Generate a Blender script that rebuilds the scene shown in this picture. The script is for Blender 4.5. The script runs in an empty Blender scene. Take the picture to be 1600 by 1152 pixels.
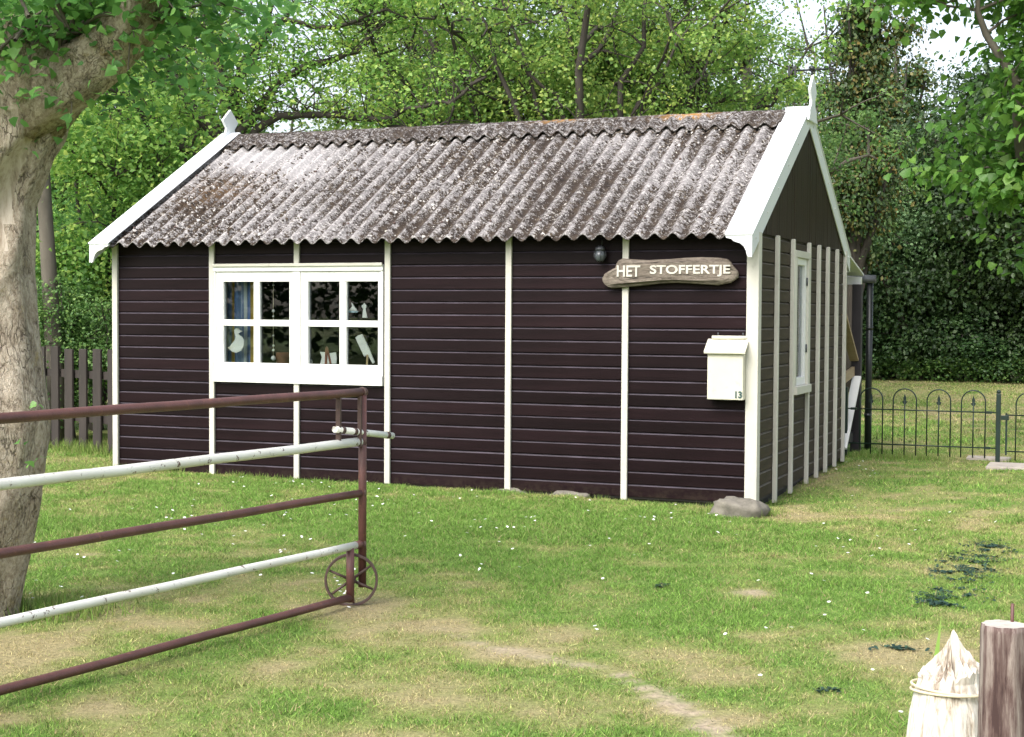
import bpy, math, random
import numpy as np
from mathutils import Vector, Matrix

# ------------------------------------------------------------------ camera, sky, sun, exposure
SC = bpy.context.scene
COL = SC.collection
CAM = np.array([2.6645, -11.4526, 1.4718])
YAW, PITCH, ROLL, FPX = 0.38849, -0.037755, 0.005797, 2337.55      # focal length in pixels of the 1600 px wide photo
_fw = np.array([-math.sin(YAW)*math.cos(PITCH), math.cos(YAW)*math.cos(PITCH), math.sin(PITCH)])
_r0 = np.array([math.cos(YAW), math.sin(YAW), 0.0]); _u0 = np.cross(_r0, _fw)
_rt = _r0*math.cos(ROLL)+_u0*math.sin(ROLL); _up = -_r0*math.sin(ROLL)+_u0*math.cos(ROLL)
cam_data = bpy.data.cameras.new('camera'); cam = bpy.data.objects.new('camera', cam_data); COL.objects.link(cam)
cam_data.sensor_width = 36.0; cam_data.sensor_fit = 'HORIZONTAL'; cam_data.lens = 36.0*FPX/1600.0
cam_data.clip_start = 0.05; cam_data.clip_end = 1000.0
cam.matrix_world = Matrix(((_rt[0], _up[0], -_fw[0], CAM[0]), (_rt[1], _up[1], -_fw[1], CAM[1]), (_rt[2], _up[2], -_fw[2], CAM[2]), (0, 0, 0, 1)))
SC.camera = cam

SUN_EL, SUN_AZ = math.radians(47), math.atan2(-0.28, -1.0)          # azimuth from +Y, clockwise
world = bpy.data.worlds.new('World'); SC.world = world; world.use_nodes = True
wn = world.node_tree.nodes; wl = world.node_tree.links
sky = wn.new('ShaderNodeTexSky'); sky.sky_type = 'NISHITA'; sky.sun_disc = False
sky.sun_elevation = SUN_EL; sky.sun_rotation = SUN_AZ; sky.air_density = 1.0; sky.dust_density = 4.0; sky.ozone_density = 1.0
wn['Background'].inputs['Strength'].default_value = 0.15
hsv = wn.new('ShaderNodeHueSaturation'); hsv.inputs['Saturation'].default_value = 0.5; hsv.inputs['Value'].default_value = 1.25   # thin bright overcast
wl.new(sky.outputs[0], hsv.inputs['Color']); wl.new(hsv.outputs[0], wn['Background'].inputs['Color'])
sun_data = bpy.data.lights.new('sun', 'SUN'); sun_data.energy = 1.5; sun_data.angle = math.radians(38); sun_data.color = (1.0, 0.965, 0.92)
sun = bpy.data.objects.new('sun', sun_data); COL.objects.link(sun)
sdir = Vector((math.sin(SUN_AZ)*math.cos(SUN_EL), math.cos(SUN_AZ)*math.cos(SUN_EL), math.sin(SUN_EL)))
sun.rotation_euler = sdir.to_track_quat('Z', 'Y').to_euler(); sun.location = (0, 0, 30)
SC.view_settings.view_transform = 'Standard'; SC.view_settings.look = 'None'
SC.view_settings.exposure = 1.0; SC.view_settings.gamma = 1.0; SC.view_settings.use_curve_mapping = False

# ------------------------------------------------------------------ measuring helpers: photo pixel -> point in the place
def ray(px, py): return _fw+_rt*(px-800)/FPX-_up*(py-576)/FPX
def bp(px, py, axis, val):
    d = ray(px, py); t = (val-CAM[axis])/d[axis]; return CAM+t*d
def at(px, dist):
    d = ray(px, 490); d = d[:2]/np.hypot(d[0], d[1]); return (CAM[0]+d[0]*dist, CAM[1]+d[1]*dist)

# ------------------------------------------------------------------ noise and mesh helpers
def hash2(ix, iy, seed):
    h = (ix.astype(np.int64)*374761393+iy.astype(np.int64)*668265263+seed*1442695041) & 0xffffffff
    h = ((h ^ (h >> 13))*1274126177) & 0xffffffff
    return ((h ^ (h >> 16)) & 0xffffff)/float(0xffffff)
def noise2(x, y, scale, seed=0):
    x = np.asarray(x, float)*scale; y = np.asarray(y, float)*scale
    ix = np.floor(x); iy = np.floor(y); fx = x-ix; fy = y-iy; fx = fx*fx*(3-2*fx); fy = fy*fy*(3-2*fy)
    a = hash2(ix, iy, seed); b = hash2(ix+1, iy, seed); c = hash2(ix, iy+1, seed); d = hash2(ix+1, iy+1, seed)
    return (a*(1-fx)+b*fx)*(1-fy)+(c*(1-fx)+d*fx)*fy
def fbm(x, y, scale, seed=0, oct=4):
    s = 0; a = 0.5; t = 0
    for o in range(oct): s = s+a*noise2(x, y, scale*2**o, seed+o*17); t += a; a *= 0.5
    return s/t
def sstep(a, b, x): t = np.clip((x-a)/(b-a), 0, 1); return t*t*(3-2*t)

ORG = {}
def tag(o, label=None, cat=None, group=None, kind=None):
    if label: o['label'] = label
    if cat: o['category'] = cat
    if group: o['group'] = group
    if kind: o['kind'] = kind
    return o
def link(o, parent=None, org=None):
    COL.objects.link(o)
    if parent is not None: o.parent = parent; ORG[o.name] = ORG[parent.name]
    else:
        org = (0, 0, 0) if org is None else tuple(float(v) for v in org)
        o.location = org; ORG[o.name] = np.array(org, float)
    return o
def empty(name, loc, label=None, cat=None, group=None):
    o = bpy.data.objects.new(name, None); o.empty_display_size = 0.1
    link(o, None, loc); return tag(o, label, cat, group)
def np_mesh(name, verts, faces, mat=None, smooth=False, col=None):
    verts = np.asarray(verts, np.float32); faces = np.asarray(faces, np.int32)
    m = bpy.data.meshes.new(name); k = faces.shape[1]
    m.vertices.add(len(verts)); m.vertices.foreach_set('co', verts.ravel())
    m.loops.add(faces.size); m.loops.foreach_set('vertex_index', faces.ravel())
    m.polygons.add(len(faces)); m.polygons.foreach_set('loop_start', np.arange(0, faces.size, k, dtype=np.int32))
    if smooth: m.polygons.foreach_set('use_smooth', np.ones(len(faces), bool))
    if col is not None:
        a = m.attributes.new('tint', 'FLOAT_COLOR', 'POINT'); c4 = np.ones((len(verts), 4), np.float32); c4[:, :3] = col
        a.data.foreach_set('color', c4.ravel())
    m.update(calc_edges=True)
    if mat: m.materials.append(mat)
    return m
class MB:
    def __init__(s): s.v = []; s.f = []; s.sm = []
    def add(s, vs, fs, smooth=False):
        n = len(s.v); s.v += [tuple(float(c) for c in v) for v in vs]
        for f in fs: s.f.append([i+n for i in f]); s.sm.append(smooth)
        return s
    def box(s, x0, x1, y0, y1, z0, z1):
        vs = [(x, y, z) for x in (x0, x1) for y in (y0, y1) for z in (z0, z1)]
        return s.add(vs, [(0, 1, 3, 2), (4, 6, 7, 5), (0, 4, 5, 1), (2, 3, 7, 6), (0, 2, 6, 4), (1, 5, 7, 3)])
    def bar(s, a, b, w, h, up=(0, 0, 1)):          # a straight bar of rectangular section
        a = np.array(a, float); b = np.array(b, float); d = b-a; d /= np.linalg.norm(d); up = np.array(up, float)
        r = np.cross(d, up); r /= np.linalg.norm(r); u = np.cross(r, d)
        vs = [p+r*w/2*i+u*h/2*j for p in (a, b) for i, j in ((-1, -1), (1, -1), (1, 1), (-1, 1))]
        return s.add(vs, [(3, 2, 1, 0), (4, 5, 6, 7), (0, 1, 5, 4), (1, 2, 6, 5), (2, 3, 7, 6), (3, 0, 4, 7)])
    def tube(s, pts, rad, n=10, cap=True, jitter=None):
        pts = [np.array(p, float) for p in pts]; rad = [rad]*len(pts) if np.isscalar(rad) else rad
        ref = np.array([0.31, 0.17, 0.93]); vs = []; prev = None
        for i, p in enumerate(pts):
            d = pts[min(i+1, len(pts)-1)]-pts[max(i-1, 0)]; d = d/max(np.linalg.norm(d), 1e-9)
            r = ref-d*(ref@d) if prev is None else prev-d*(prev@d)
            if np.linalg.norm(r) < 1e-3: r = np.array([1.0, 0, 0])-d*d[0]
            r /= np.linalg.norm(r); prev = r; b = np.cross(d, r)
            for k in range(n):
                t = 2*math.pi*k/n; q = rad[i]*(jitter(i, k) if jitter else 1)
                vs.append(p+(r*math.cos(t)+b*math.sin(t))*q)
        fs = [(i*n+k, i*n+(k+1) % n, (i+1)*n+(k+1) % n, (i+1)*n+k) for i in range(len(pts)-1) for k in range(n)]
        n0 = len(s.v); s.add(vs, fs, True)
        if cap:
            s.f.append([n0+k for k in range(n)][::-1]); s.sm.append(False)
            s.f.append([n0+(len(pts)-1)*n+k for k in range(n)]); s.sm.append(False)
        return s
    def prism(s, poly, axis, a, b):                # polygon in the two other axes, extruded along axis from a to b
        def P(u, w, t): return {0: (t, u, w), 1: (u, t, w), 2: (u, w, t)}[axis]
        n = len(poly); vs = [P(u, w, a) for u, w in poly]+[P(u, w, b) for u, w in poly]
        ar = sum(poly[i][0]*poly[(i+1) % n][1]-poly[(i+1) % n][0]*poly[i][1] for i in range(n))
        flip = (ar > 0) ^ (b > a) ^ (axis == 1)
        fs = [tuple(range(n))[::-1], tuple(range(n, 2*n))]+[(i, (i+1) % n, (i+1) % n+n, i+n) for i in range(n)]
        if flip: fs = [f[::-1] for f in fs]
        return s.add(vs, fs)
    def ring(s, c, axis_dir, R, r, n=28, m=8, a0=0, a1=2*math.pi):
        c = np.array(c, float); w = np.array(axis_dir, float); w /= np.linalg.norm(w)
        u = np.cross(w, (0, 0, 1.0)); u = u/np.linalg.norm(u) if np.linalg.norm(u) > 1e-3 else np.array([1.0, 0, 0]); v = np.cross(w, u)
        closed = abs(a1-a0-2*math.pi) < 1e-6; k = n if closed else n+1; vs = []
        for i in range(k):
            t = a0+(a1-a0)*i/n; d = u*math.cos(t)+v*math.sin(t)
            for j in range(m): q = 2*math.pi*j/m; vs.append(c+d*(R+r*math.cos(q))+w*r*math.sin(q))
        fs = []
        for i in range(n):
            i2 = (i+1) % k
            for j in range(m): fs.append((i*m+j, i*m+(j+1) % m, i2*m+(j+1) % m, i2*m+j))
        return s.add(vs, fs, True)
    def mesh(s, name, mat, org=(0, 0, 0)):
        m = bpy.data.meshes.new(name); o = np.array(org, float)
        m.from_pydata([tuple(np.array(v)-o) for v in s.v], [], s.f)
        m.polygons.foreach_set('use_smooth', s.sm); m.update()
        if mat: m.materials.append(mat)
        return m
    def build(s, name, mat, parent=None, org=None, bevel=0):
        o0 = ORG[parent.name] if parent is not None else (org if org is not None else (0, 0, 0))
        o = bpy.data.objects.new(name, s.mesh(name, mat, o0)); link(o, parent, o0)
        if bevel:
            b = o.modifiers.new('bevel', 'BEVEL'); b.width = bevel; b.segments = 2; b.limit_method = 'ANGLE'; b.angle_limit = math.radians(40)
        return o
def obj(name, mesh, parent=None, loc=None, rotz=0, scale=1):
    o = bpy.data.objects.new(name, mesh); link(o, parent, loc if parent is None else None)
    if parent is not None and loc is not None: o.location = loc
    o.rotation_euler = (0, 0, rotz); o.scale = (scale,)*3 if np.isscalar(scale) else scale
    return o
def text_mesh(name, body, size, extrude, mat, offset=0.0):
    c = bpy.data.curves.new(name, 'FONT'); c.body = body; c.size = size; c.extrude = extrude; c.offset = offset; c.align_x = 'LEFT'
    t = bpy.data.objects.new(name, c); COL.objects.link(t)
    dg = bpy.context.evaluated_depsgraph_get(); m = bpy.data.meshes.new_from_object(t.evaluated_get(dg))
    bpy.data.objects.remove(t); bpy.data.curves.remove(c); m.materials.clear(); m.materials.append(mat); m.name = name
    return m

# ------------------------------------------------------------------ materials
class NT:
    def __init__(s, name):
        s.m = bpy.data.materials.new(name); s.m.use_nodes = True; s.t = s.m.node_tree; s.n = s.t.nodes; s.b = s.n['Principled BSDF']
    def node(s, typ, **kw):
        n = s.n.new(typ)
        for k, v in kw.items():
            if k in n.inputs: s.set(n, k, v)
            else: setattr(n, k, v)
        return n
    def set(s, n, k, v):
        if isinstance(v, bpy.types.NodeSocket): s.t.links.new(v, n.inputs[k])
        else: n.inputs[k].default_value = v
    def coord(s, which='Object'): return s.node('ShaderNodeTexCoord').outputs[which]
    def mapped(s, scale=(1, 1, 1), which='Object', rot=(0, 0, 0)):
        mp = s.node('ShaderNodeMapping'); s.set(mp, 'Vector', s.coord(which)); mp.inputs['Scale'].default_value = scale; mp.inputs['Rotation'].default_value = rot
        return mp.outputs[0]
    def noise(s, scale, detail=4, rough=0.55, vec=None, dist=0.0):
        n = s.node('ShaderNodeTexNoise'); s.set(n, 'Scale', scale); s.set(n, 'Detail', detail); s.set(n, 'Roughness', rough); s.set(n, 'Distortion', dist)
        s.set(n, 'Vector', vec if vec is not None else s.coord()); return n.outputs['Fac']
    def ramp(s, fac, stops):
        r = s.node('ShaderNodeValToRGB'); e = r.color_ramp.elements
        while len(e) < len(stops): e.new(0.5)
        for i, (p, c) in enumerate(stops): e[i].position = p; e[i].color = (*c, 1) if not np.isscalar(c) else (c, c, c, 1)
        s.set(r, 'Fac', fac); return r.outputs['Color']
    def mix(s, fac, a, b, mode='MIX'):
        n = s.node('ShaderNodeMix'); n.data_type = 'RGBA'; n.blend_type = mode
        ins = [i for i in n.inputs if i.type == 'RGBA']; f = n.inputs[0]
        for sock, v in ((f, fac), (ins[0], a), (ins[1], b)):
            if isinstance(v, bpy.types.NodeSocket): s.t.links.new(v, sock)
            elif sock is f: sock.default_value = v
            else: sock.default_value = (*v, 1)
        return [o for o in n.outputs if o.type == 'RGBA'][0]
    def math(s, op, a, b=0.0):
        n = s.node('ShaderNodeMath'); n.operation = op
        for i, v in enumerate((a, b)):
            if isinstance(v, bpy.types.NodeSocket): s.t.links.new(v, n.inputs[i])
            else: n.inputs[i].default_value = v
        return n.outputs[0]
    def bump(s, h, strength=0.3, dist=0.01):
        n = s.node('ShaderNodeBump'); s.set(n, 'Strength', strength); s.set(n, 'Distance', dist); s.set(n, 'Height', h); s.set(s.b, 'Normal', n.outputs[0])
    def out(s, color=None, rough=None, spec=None, metal=None):
        if color is not None: s.set(s.b, 'Base Color', (*color, 1) if isinstance(color, tuple) else color)
        if rough is not None: s.set(s.b, 'Roughness', rough)
        if spec is not None: s.set(s.b, 'Specular IOR Level', spec)
        if metal is not None: s.set(s.b, 'Metallic', metal)
        return s.m

def paint(name, c, rough=0.5, var=0.12, scale=6, dirt=None, dirt_amt=0.5, bump=0.15, vec_scale=(1, 1, 1), fine=90, spec=None):
    t = NT(name); v = t.mapped(vec_scale)
    n = t.noise(scale, 5, 0.6, v)
    col = t.ramp(n, [(0.3, tuple(x*(1-var) for x in c)), (0.7, tuple(min(1, x*(1+var)) for x in c))])
    if dirt:
        d = t.noise(scale*2.7, 6, 0.7, v); f = t.ramp(d, [(0.60, 0.0), (0.72, dirt_amt)]); col = t.mix(f, col, dirt)
    t.bump(t.noise(fine, 3, 0.6, v), bump, 0.004)
    return t.out(col, rough, spec)
M = {}
M['brown'] = paint('brown_paint', (0.0092, 0.0042, 0.0052), 0.45, 0.35, 2.0, (0.022, 0.014, 0.017), 0.5, 0.25, (0.5, 1, 6), 40, 0.11)
def _boards(m):
    t = NT.__new__(NT); t.m = m; t.t = m.node_tree; t.n = t.t.nodes; t.b = t.n['Principled BSDF']; src = t.b.inputs['Base Color'].links[0].from_socket
    oi = t.node('ShaderNodeObjectInfo'); v = t.ramp(oi.outputs['Random'], [(0.0, 0.70), (0.6, 1.0), (1.0, 1.45)]); col = t.mix(1.0, src, v, 'MULTIPLY')
    geo = t.node('ShaderNodeNewGeometry'); fade = t.ramp(t.noise(0.9, 4, 0.6, geo.outputs['Position']), [(0.45, 0.0), (0.75, 0.45)]); col = t.mix(fade, col, (0.0165, 0.0100, 0.0115))
    sp = t.node('ShaderNodeSeparateXYZ'); t.set(sp, 'Vector', geo.outputs['Position']); mud = t.math('MULTIPLY', t.ramp(sp.outputs[2], [(0.0, 0.35), (0.12, 0.0)]), t.ramp(t.noise(25, 5, 0.7, geo.outputs['Position']), [(0.42, 0.0), (0.6, 1.0)]))
    t.set(t.b, 'Base Color', t.mix(mud, col, (0.05, 0.038, 0.026)))
_boards(M['brown'])
M['brown_edge'] = paint('painted_glint_board_edge', (0.046, 0.038, 0.049), 0.5, 0.5, 5.0, (0.025, 0.017, 0.020), 0.6, 0.2)  # chamfer colour lightened to paint in the sky light it catches
M['gable_edge'] = paint('painted_glint_gable_edge', (0.10, 0.085, 0.065), 0.6, 0.5, 9.0, (0.03, 0.022, 0.018), 0.8, 0.2)  # gable chamfers likewise: caught sky light put into a paler edge colour
M['gable_brown'] = paint('weathered_brown_paint', (0.036, 0.025, 0.015), 0.6, 0.35, 3.0, (0.066, 0.051, 0.033), 0.5, 0.3, (1, 0.6, 5), 50, 0.2)
M['gable_dark'] = paint('dark_brown_boarding', (0.021, 0.0115, 0.0075), 0.55, 0.3, 5, None, 0, 0.2, (1, 3, 0.4), 60, 0.2)
M['cream'] = paint('cream_paint', (0.52, 0.505, 0.44), 0.5, 0.09, 4, (0.27, 0.25, 0.19), 0.55, 0.2, (1, 1, .35))
M['white'] = paint('white_paint', (0.72, 0.72, 0.70), 0.45, 0.05, 5, (0.45, 0.44, 0.38), 0.45, 0.15)
M['white_metal'] = paint('white_sheet', (0.70, 0.72, 0.735), 0.4, 0.02, 1.5, (0.66, 0.69, 0.70), 0.2, 0.03)
M['rivet'] = paint('rivet_metal', (0.62, 0.62, 0.60), 0.4, 0.05)
M['mailbox'] = paint('mailbox_enamel', (0.57, 0.55, 0.45), 0.38, 0.05, 6, (0.40, 0.36, 0.27), 0.5, 0.08)
M['number'] = paint('number_green', (0.02, 0.06, 0.06), 0.5)
M['plinth'] = paint('dark_plinth', (0.03, 0.027, 0.024), 0.8, 0.3, 8)
M['interior'] = paint('interior_wood', (0.040, 0.032, 0.032), 0.7, 0.2, 3)
M['black_metal'] = paint('black_metal', (0.012, 0.014, 0.016), 0.4, 0.2, 10)
M['green_metal'] = paint('dark_green_metal', (0.008, 0.022, 0.017), 0.4, 0.2, 10)
M['black_wood'] = paint('black_wood', (0.018, 0.014, 0.017), 0.55, 0.25, 6)
M['raw_wood'] = paint('raw_wood', (0.34, 0.25, 0.15), 0.7, 0.15, 6, None, 0, 0.2, (1, 1, 8))
M['rust'] = paint('rusty_brown_paint', (0.105, 0.042, 0.036), 0.5, 0.28, 9, (0.25, 0.105, 0.06), 0.75, 0.45, (1, 1, 1), 120)
M['rust_dark'] = paint('rusty_iron', (0.075, 0.045, 0.038), 0.7, 0.3, 20, (0.19, 0.12, 0.09), 0.5, 0.4)
M['chipped_white'] = paint('chipped_white_paint', (0.80, 0.80, 0.74), 0.5, 0.04, 6, (0.16, 0.08, 0.05), 0.0, 0.2)
def _chip():
    t = NT('chipped_white_paint_rail'); n = t.noise(24, 6, 0.78); f = t.ramp(n, [(0.605, 0.0), (0.615, 1.0)])
    g = t.noise(4, 3); base = t.ramp(g, [(0.3, (0.62, 0.61, 0.54)), (0.7, (0.74, 0.74, 0.69))])
    t.bump(t.noise(45, 4), 0.3, 0.004); return t.out(t.mix(f, base, (0.10, 0.05, 0.035)), 0.5)
M['chipped_white'] = _chip()
def _glass():
    t = NT('window_glass'); tr = t.node('ShaderNodeBsdfTransparent'); gl = t.node('ShaderNodeBsdfGlossy'); t.set(gl, 'Roughness', 0.01); t.set(gl, 'Color', (0.9, 0.92, 0.95, 1))
    t.set(tr, 'Color', (0.90, 0.93, 0.92, 1)); fr = t.node('ShaderNodeFresnel'); t.set(fr, 'IOR', 1.5); mx = t.node('ShaderNodeMixShader')
    t.t.links.new(fr.outputs[0], mx.inputs[0]); t.t.links.new(tr.outputs[0], mx.inputs[1]); t.t.links.new(gl.outputs[0], mx.inputs[2])
    t.t.links.new(mx.outputs[0], t.n['Material Output'].inputs['Surface']); return t.m
M['glass'] = _glass()
def _roof(name='corrugated_roof', orange=0.0):
    t = NT(name); geo = t.node('ShaderNodeNewGeometry'); pos = geo.outputs['Position']
    at_ = t.node('ShaderNodeAttribute'); at_.attribute_name = 'tint'; sep = t.node('ShaderNodeSeparateColor'); t.set(sep, 'Color', at_.outputs['Color'])
    moss_bias, clean, rust = sep.outputs[0], sep.outputs[1], sep.outputs[2]
    base = t.ramp(t.noise(9, 6, 0.7, pos), [(0.28, (0.115, 0.106, 0.104)), (0.5, (0.205, 0.192, 0.190)), (0.72, (0.32, 0.305, 0.300))])
    # crusty lichen: small dark brown clots on pale cement, thicker in the troughs
    n1 = t.noise(24, 8, 0.76, pos, 0.3); n2 = t.noise(80, 4, 0.7, pos)
    k = t.math('ADD', t.math('MULTIPLY', n1, 0.62), t.math('MULTIPLY', n2, 0.38))
    k = t.math('ADD', k, moss_bias)
    moss = t.ramp(k, [(0.475, 0.0), (0.51, 1.0)])
    mcol = t.ramp(t.noise(14, 4, 0.6, pos), [(0.3, (0.022, 0.017, 0.015)), (0.55, (0.046, 0.034, 0.026)), (0.75, (0.085, 0.066, 0.046))])
    white = t.ramp(t.noise(42, 5, 0.7, pos), [(0.52, 0.0), (0.57, 0.9)])
    col = t.mix(white, base, (0.44, 0.42, 0.405))
    col = t.mix(clean, col, (0.44, 0.43, 0.43))
    col = t.mix(moss, col, mcol)
    rf = t.math('MULTIPLY', rust, t.ramp(t.noise(24, 5, 0.7, pos), [(0.42, 0.0), (0.56, 1.0)]))
    col = t.mix(rf, col, (0.42, 0.22, 0.06))
    h = t.math('ADD', moss, t.noise(60, 5, 0.7, pos)); t.bump(h, 0.7, 0.008)
    return t.out(col, 0.9, 0.2)
M['roof'] = _roof()
def _moss():
    t = NT('roof_moss'); geo = t.node('ShaderNodeNewGeometry'); ri = geo.outputs['Random Per Island']
    return t.out(t.ramp(ri, [(0.0, (0.022, 0.017, 0.014)), (0.55, (0.05, 0.037, 0.027)), (0.78, (0.10, 0.082, 0.062)), (1.0, (0.50, 0.48, 0.46))]), 0.95, 0.1)
M['moss'] = _moss()
def leafmat(name, stops, trans=0.35, rough=0.5):
    t = NT(name); geo = t.node('ShaderNodeNewGeometry'); oi = t.node('ShaderNodeObjectInfo')
    lo = t.noise(1.1, 3, 0.6, geo.outputs['Position'])
    f = t.math('ADD', t.math('MULTIPLY', geo.outputs['Random Per Island'], 0.62), t.math('MULTIPLY', lo, 0.55))
    f = t.math('SUBTRACT', f, 0.09)
    col = t.ramp(f, stops)
    hs = t.node('ShaderNodeHueSaturation'); t.set(hs, 'Color', col); t.set(hs, 'Value', t.math('ADD', 0.85, t.math('MULTIPLY', oi.outputs['Random'], 0.3))); t.set(hs, 'Hue', t.math('ADD', 0.49, t.math('MULTIPLY', oi.outputs['Random'], 0.02)))
    col = hs.outputs[0]; t.out(col, rough, 0.4)
    tr = t.node('ShaderNodeBsdfTranslucent'); t.set(tr, 'Color', col); mx = t.node('ShaderNodeMixShader'); t.set(mx, 'Fac', trans)
    t.t.links.new(t.b.outputs[0], mx.inputs[1]); t.t.links.new(tr.outputs[0], mx.inputs[2]); t.t.links.new(mx.outputs[0], t.n['Material Output'].inputs['Surface'])
    return t.m
M['leaf_light'] = leafmat('leaf_light_green', [(0.0, (0.080, 0.176, 0.045)), (0.4, (0.179, 0.343, 0.073)), (0.72, (0.360, 0.520, 0.114)), (0.9, (0.612, 0.665, 0.163)), (1.0, (0.649, 0.520, 0.163))], 0.5)
M['leaf_mid'] = leafmat('leaf_mid_green', [(0.0, (0.058, 0.139, 0.041)), (0.5, (0.134, 0.279, 0.077)), (0.85, (0.270, 0.424, 0.116)), (1.0, (0.539, 0.581, 0.145))], 0.45)
M['leaf_grey'] = leafmat('leaf_grey_green', [(0.0, (0.062, 0.132, 0.051)), (0.5, (0.156, 0.278, 0.116)), (0.9, (0.337, 0.495, 0.234)), (1.0, (0.562, 0.641, 0.292))], 0.4, 0.55)
M['leaf_dark'] = leafmat('leaf_dark_green', [(0.0, (0.017, 0.041, 0.015)), (0.5, (0.039, 0.085, 0.024)), (0.9, (0.083, 0.144, 0.042)), (1.0, (0.179, 0.186, 0.045))], 0.25, 0.45)
M['leaf_maple'] = leafmat('leaf_maple', [(0.0, (0.054, 0.156, 0.028)), (0.5, (0.117, 0.283, 0.051)), (0.85, (0.232, 0.439, 0.079)), (1.0, (0.410, 0.549, 0.099))], 0.5, 0.42)
M['leaf_poplar'] = leafmat('leaf_poplar', [(0.0, (0.064, 0.175, 0.052)), (0.5, (0.146, 0.329, 0.089)), (0.88, (0.293, 0.516, 0.140)), (1.0, (0.800, 0.800, 0.118))], 0.5, 0.42)
M['leaf_brown'] = leafmat('leaf_reddish_ivy', [(0.0, (0.021, 0.042, 0.013)), (0.4, (0.040, 0.089, 0.023)), (0.62, (0.080, 0.121, 0.029)), (0.85, (0.205, 0.146, 0.031)), (1.0, (0.342, 0.243, 0.043))], 0.25)
M['bark_grey'] = paint('grey_bark', (0.115, 0.100, 0.080), 0.9, 0.3, 6, (0.17, 0.17, 0.12), 0.5, 0.8, (1, 1, 0.4), 25)
M['bark_dark'] = paint('dark_bark', (0.050, 0.042, 0.034), 0.9, 0.3, 6, (0.09, 0.10, 0.06), 0.5, 0.8, (1, 1, 0.4), 25)
def _poplar_bark():
    t = NT('furrowed_pale_bark'); v = t.mapped((1, 1, 0.6)); n = t.noise(13, 7, 0.72, v, 0.4); n2 = t.noise(55, 6, 0.78, v, 0.3)
    k = t.math('ADD', t.math('MULTIPLY', n, 0.5), t.math('MULTIPLY', n2, 0.5))
    col = t.ramp(k, [(0.38, (0.12, 0.092, 0.066)), (0.455, (0.33, 0.27, 0.205)), (0.55, (0.53, 0.455, 0.365)), (0.68, (0.68, 0.61, 0.51))])
    vo = t.node('ShaderNodeTexVoronoi'); vo.feature = 'DISTANCE_TO_EDGE'; wv = t.node('ShaderNodeVectorMath'); wv.operation = 'ADD'
    nn_ = t.node('ShaderNodeTexNoise'); t.set(nn_, 'Scale', 9.0); t.set(nn_, 'Detail', 5.0); sc_ = t.node('ShaderNodeVectorMath'); sc_.operation = 'SCALE'; sc_.inputs['Scale'].default_value = .22
    t.t.links.new(nn_.outputs['Color'], sc_.inputs[0]); mp_ = t.mapped((1, 1, .38)); t.t.links.new(mp_, wv.inputs[0]); t.t.links.new(sc_.outputs[0], wv.inputs[1]); t.set(vo, 'Vector', wv.outputs[0]); t.set(vo, 'Scale', 27.0)
    crack = t.ramp(vo.outputs['Distance'], [(0.0, 1.0), (0.07, 0.0)]); patch = t.ramp(t.noise(5.0, 5, 0.7), [(0.42, 0.0), (0.60, 0.75)])
    crack = t.math('MULTIPLY', crack, patch); col = t.mix(crack, col, (0.085, 0.068, 0.052)); k = t.math('SUBTRACT', k, t.math('MULTIPLY', crack, 0.5))
    lich = t.ramp(t.noise(7, 5, 0.7), [(0.60, 0.0), (0.70, 0.6)]); col = t.mix(lich, col, (0.36, 0.27, 0.08))
    t.bump(k, 1.0, 0.03); return t.out(col, 0.9, 0.2)
M['bark_poplar'] = _poplar_bark()
def _wound():
    t = NT('bare_weathered_wood'); v = t.mapped((1, 1, 0.15)); k = t.noise(30, 6, 0.7, v)
    t.bump(k, 0.6, 0.01); return t.out(t.ramp(k, [(0.3, (0.22, 0.17, 0.12)), (0.5, (0.42, 0.36, 0.29)), (0.75, (0.55, 0.49, 0.42))]), 0.85)
M['bare_wood'] = _wound()
def _driftwood():
    t = NT('driftwood'); v = t.mapped((1.0, 1, 7)); k = t.noise(7, 8, 0.72, v, 1.2); k2 = t.noise(26, 5, 0.7, t.mapped((0.6, 1, 5)))
    col = t.ramp(k, [(0.32, (0.040, 0.033, 0.028)), (0.44, (0.140, 0.116, 0.094)), (0.58, (0.230, 0.196, 0.160)), (0.75, (0.34, 0.295, 0.245))])
    col = t.mix(t.ramp(k2, [(0.60, 0.0), (0.68, 0.8)]), col, (0.09, 0.065, 0.05))
    t.bump(t.math('ADD', k, k2), 0.7, 0.012); return t.out(col, 0.85, 0.25)
M['driftwood'] = _driftwood()
def _weathered_post(name, stops):
    t = NT(name); v = t.mapped((1, 1, 0.10)); k = t.noise(42, 7, 0.72, v, 0.3); k2 = t.noise(9, 4, 0.6, t.mapped((1, 1, 0.3)))
    col = t.ramp(t.math('ADD', t.math('MULTIPLY', k, 0.7), t.math('MULTIPLY', k2, 0.3)), stops); t.bump(k, 0.9, 0.006); return t.out(col, 0.85, 0.25)
M['post_brown'] = _weathered_post('weathered_brown_post', [(0.40, (0.055, 0.032, 0.030)), (0.47, (0.12, 0.08, 0.072)), (0.54, (0.22, 0.175, 0.155)), (0.66, (0.40, 0.35, 0.31))])
M['post_top'] = paint('post_end_grain', (0.42, 0.38, 0.33), 0.85, 0.25, 30, (0.08, 0.06, 0.05), 0.6, 0.4)
M['post_white'] = _weathered_post('flaking_whitewashed_post', [(0.36, (0.16, 0.125, 0.095)), (0.43, (0.42, 0.36, 0.29)), (0.49, (0.62, 0.58, 0.51)), (0.58, (0.73, 0.71, 0.66))])
M['rope'] = paint('pale_rope', (0.62, 0.54, 0.38), 0.8, 0.15, 60)
M['stone'] = paint('lichened_stone', (0.155, 0.142, 0.115), 0.9, 0.4, 12, (0.26, 0.24, 0.18), 0.8, 1.0, (1, 1, 1), 40)
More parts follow.
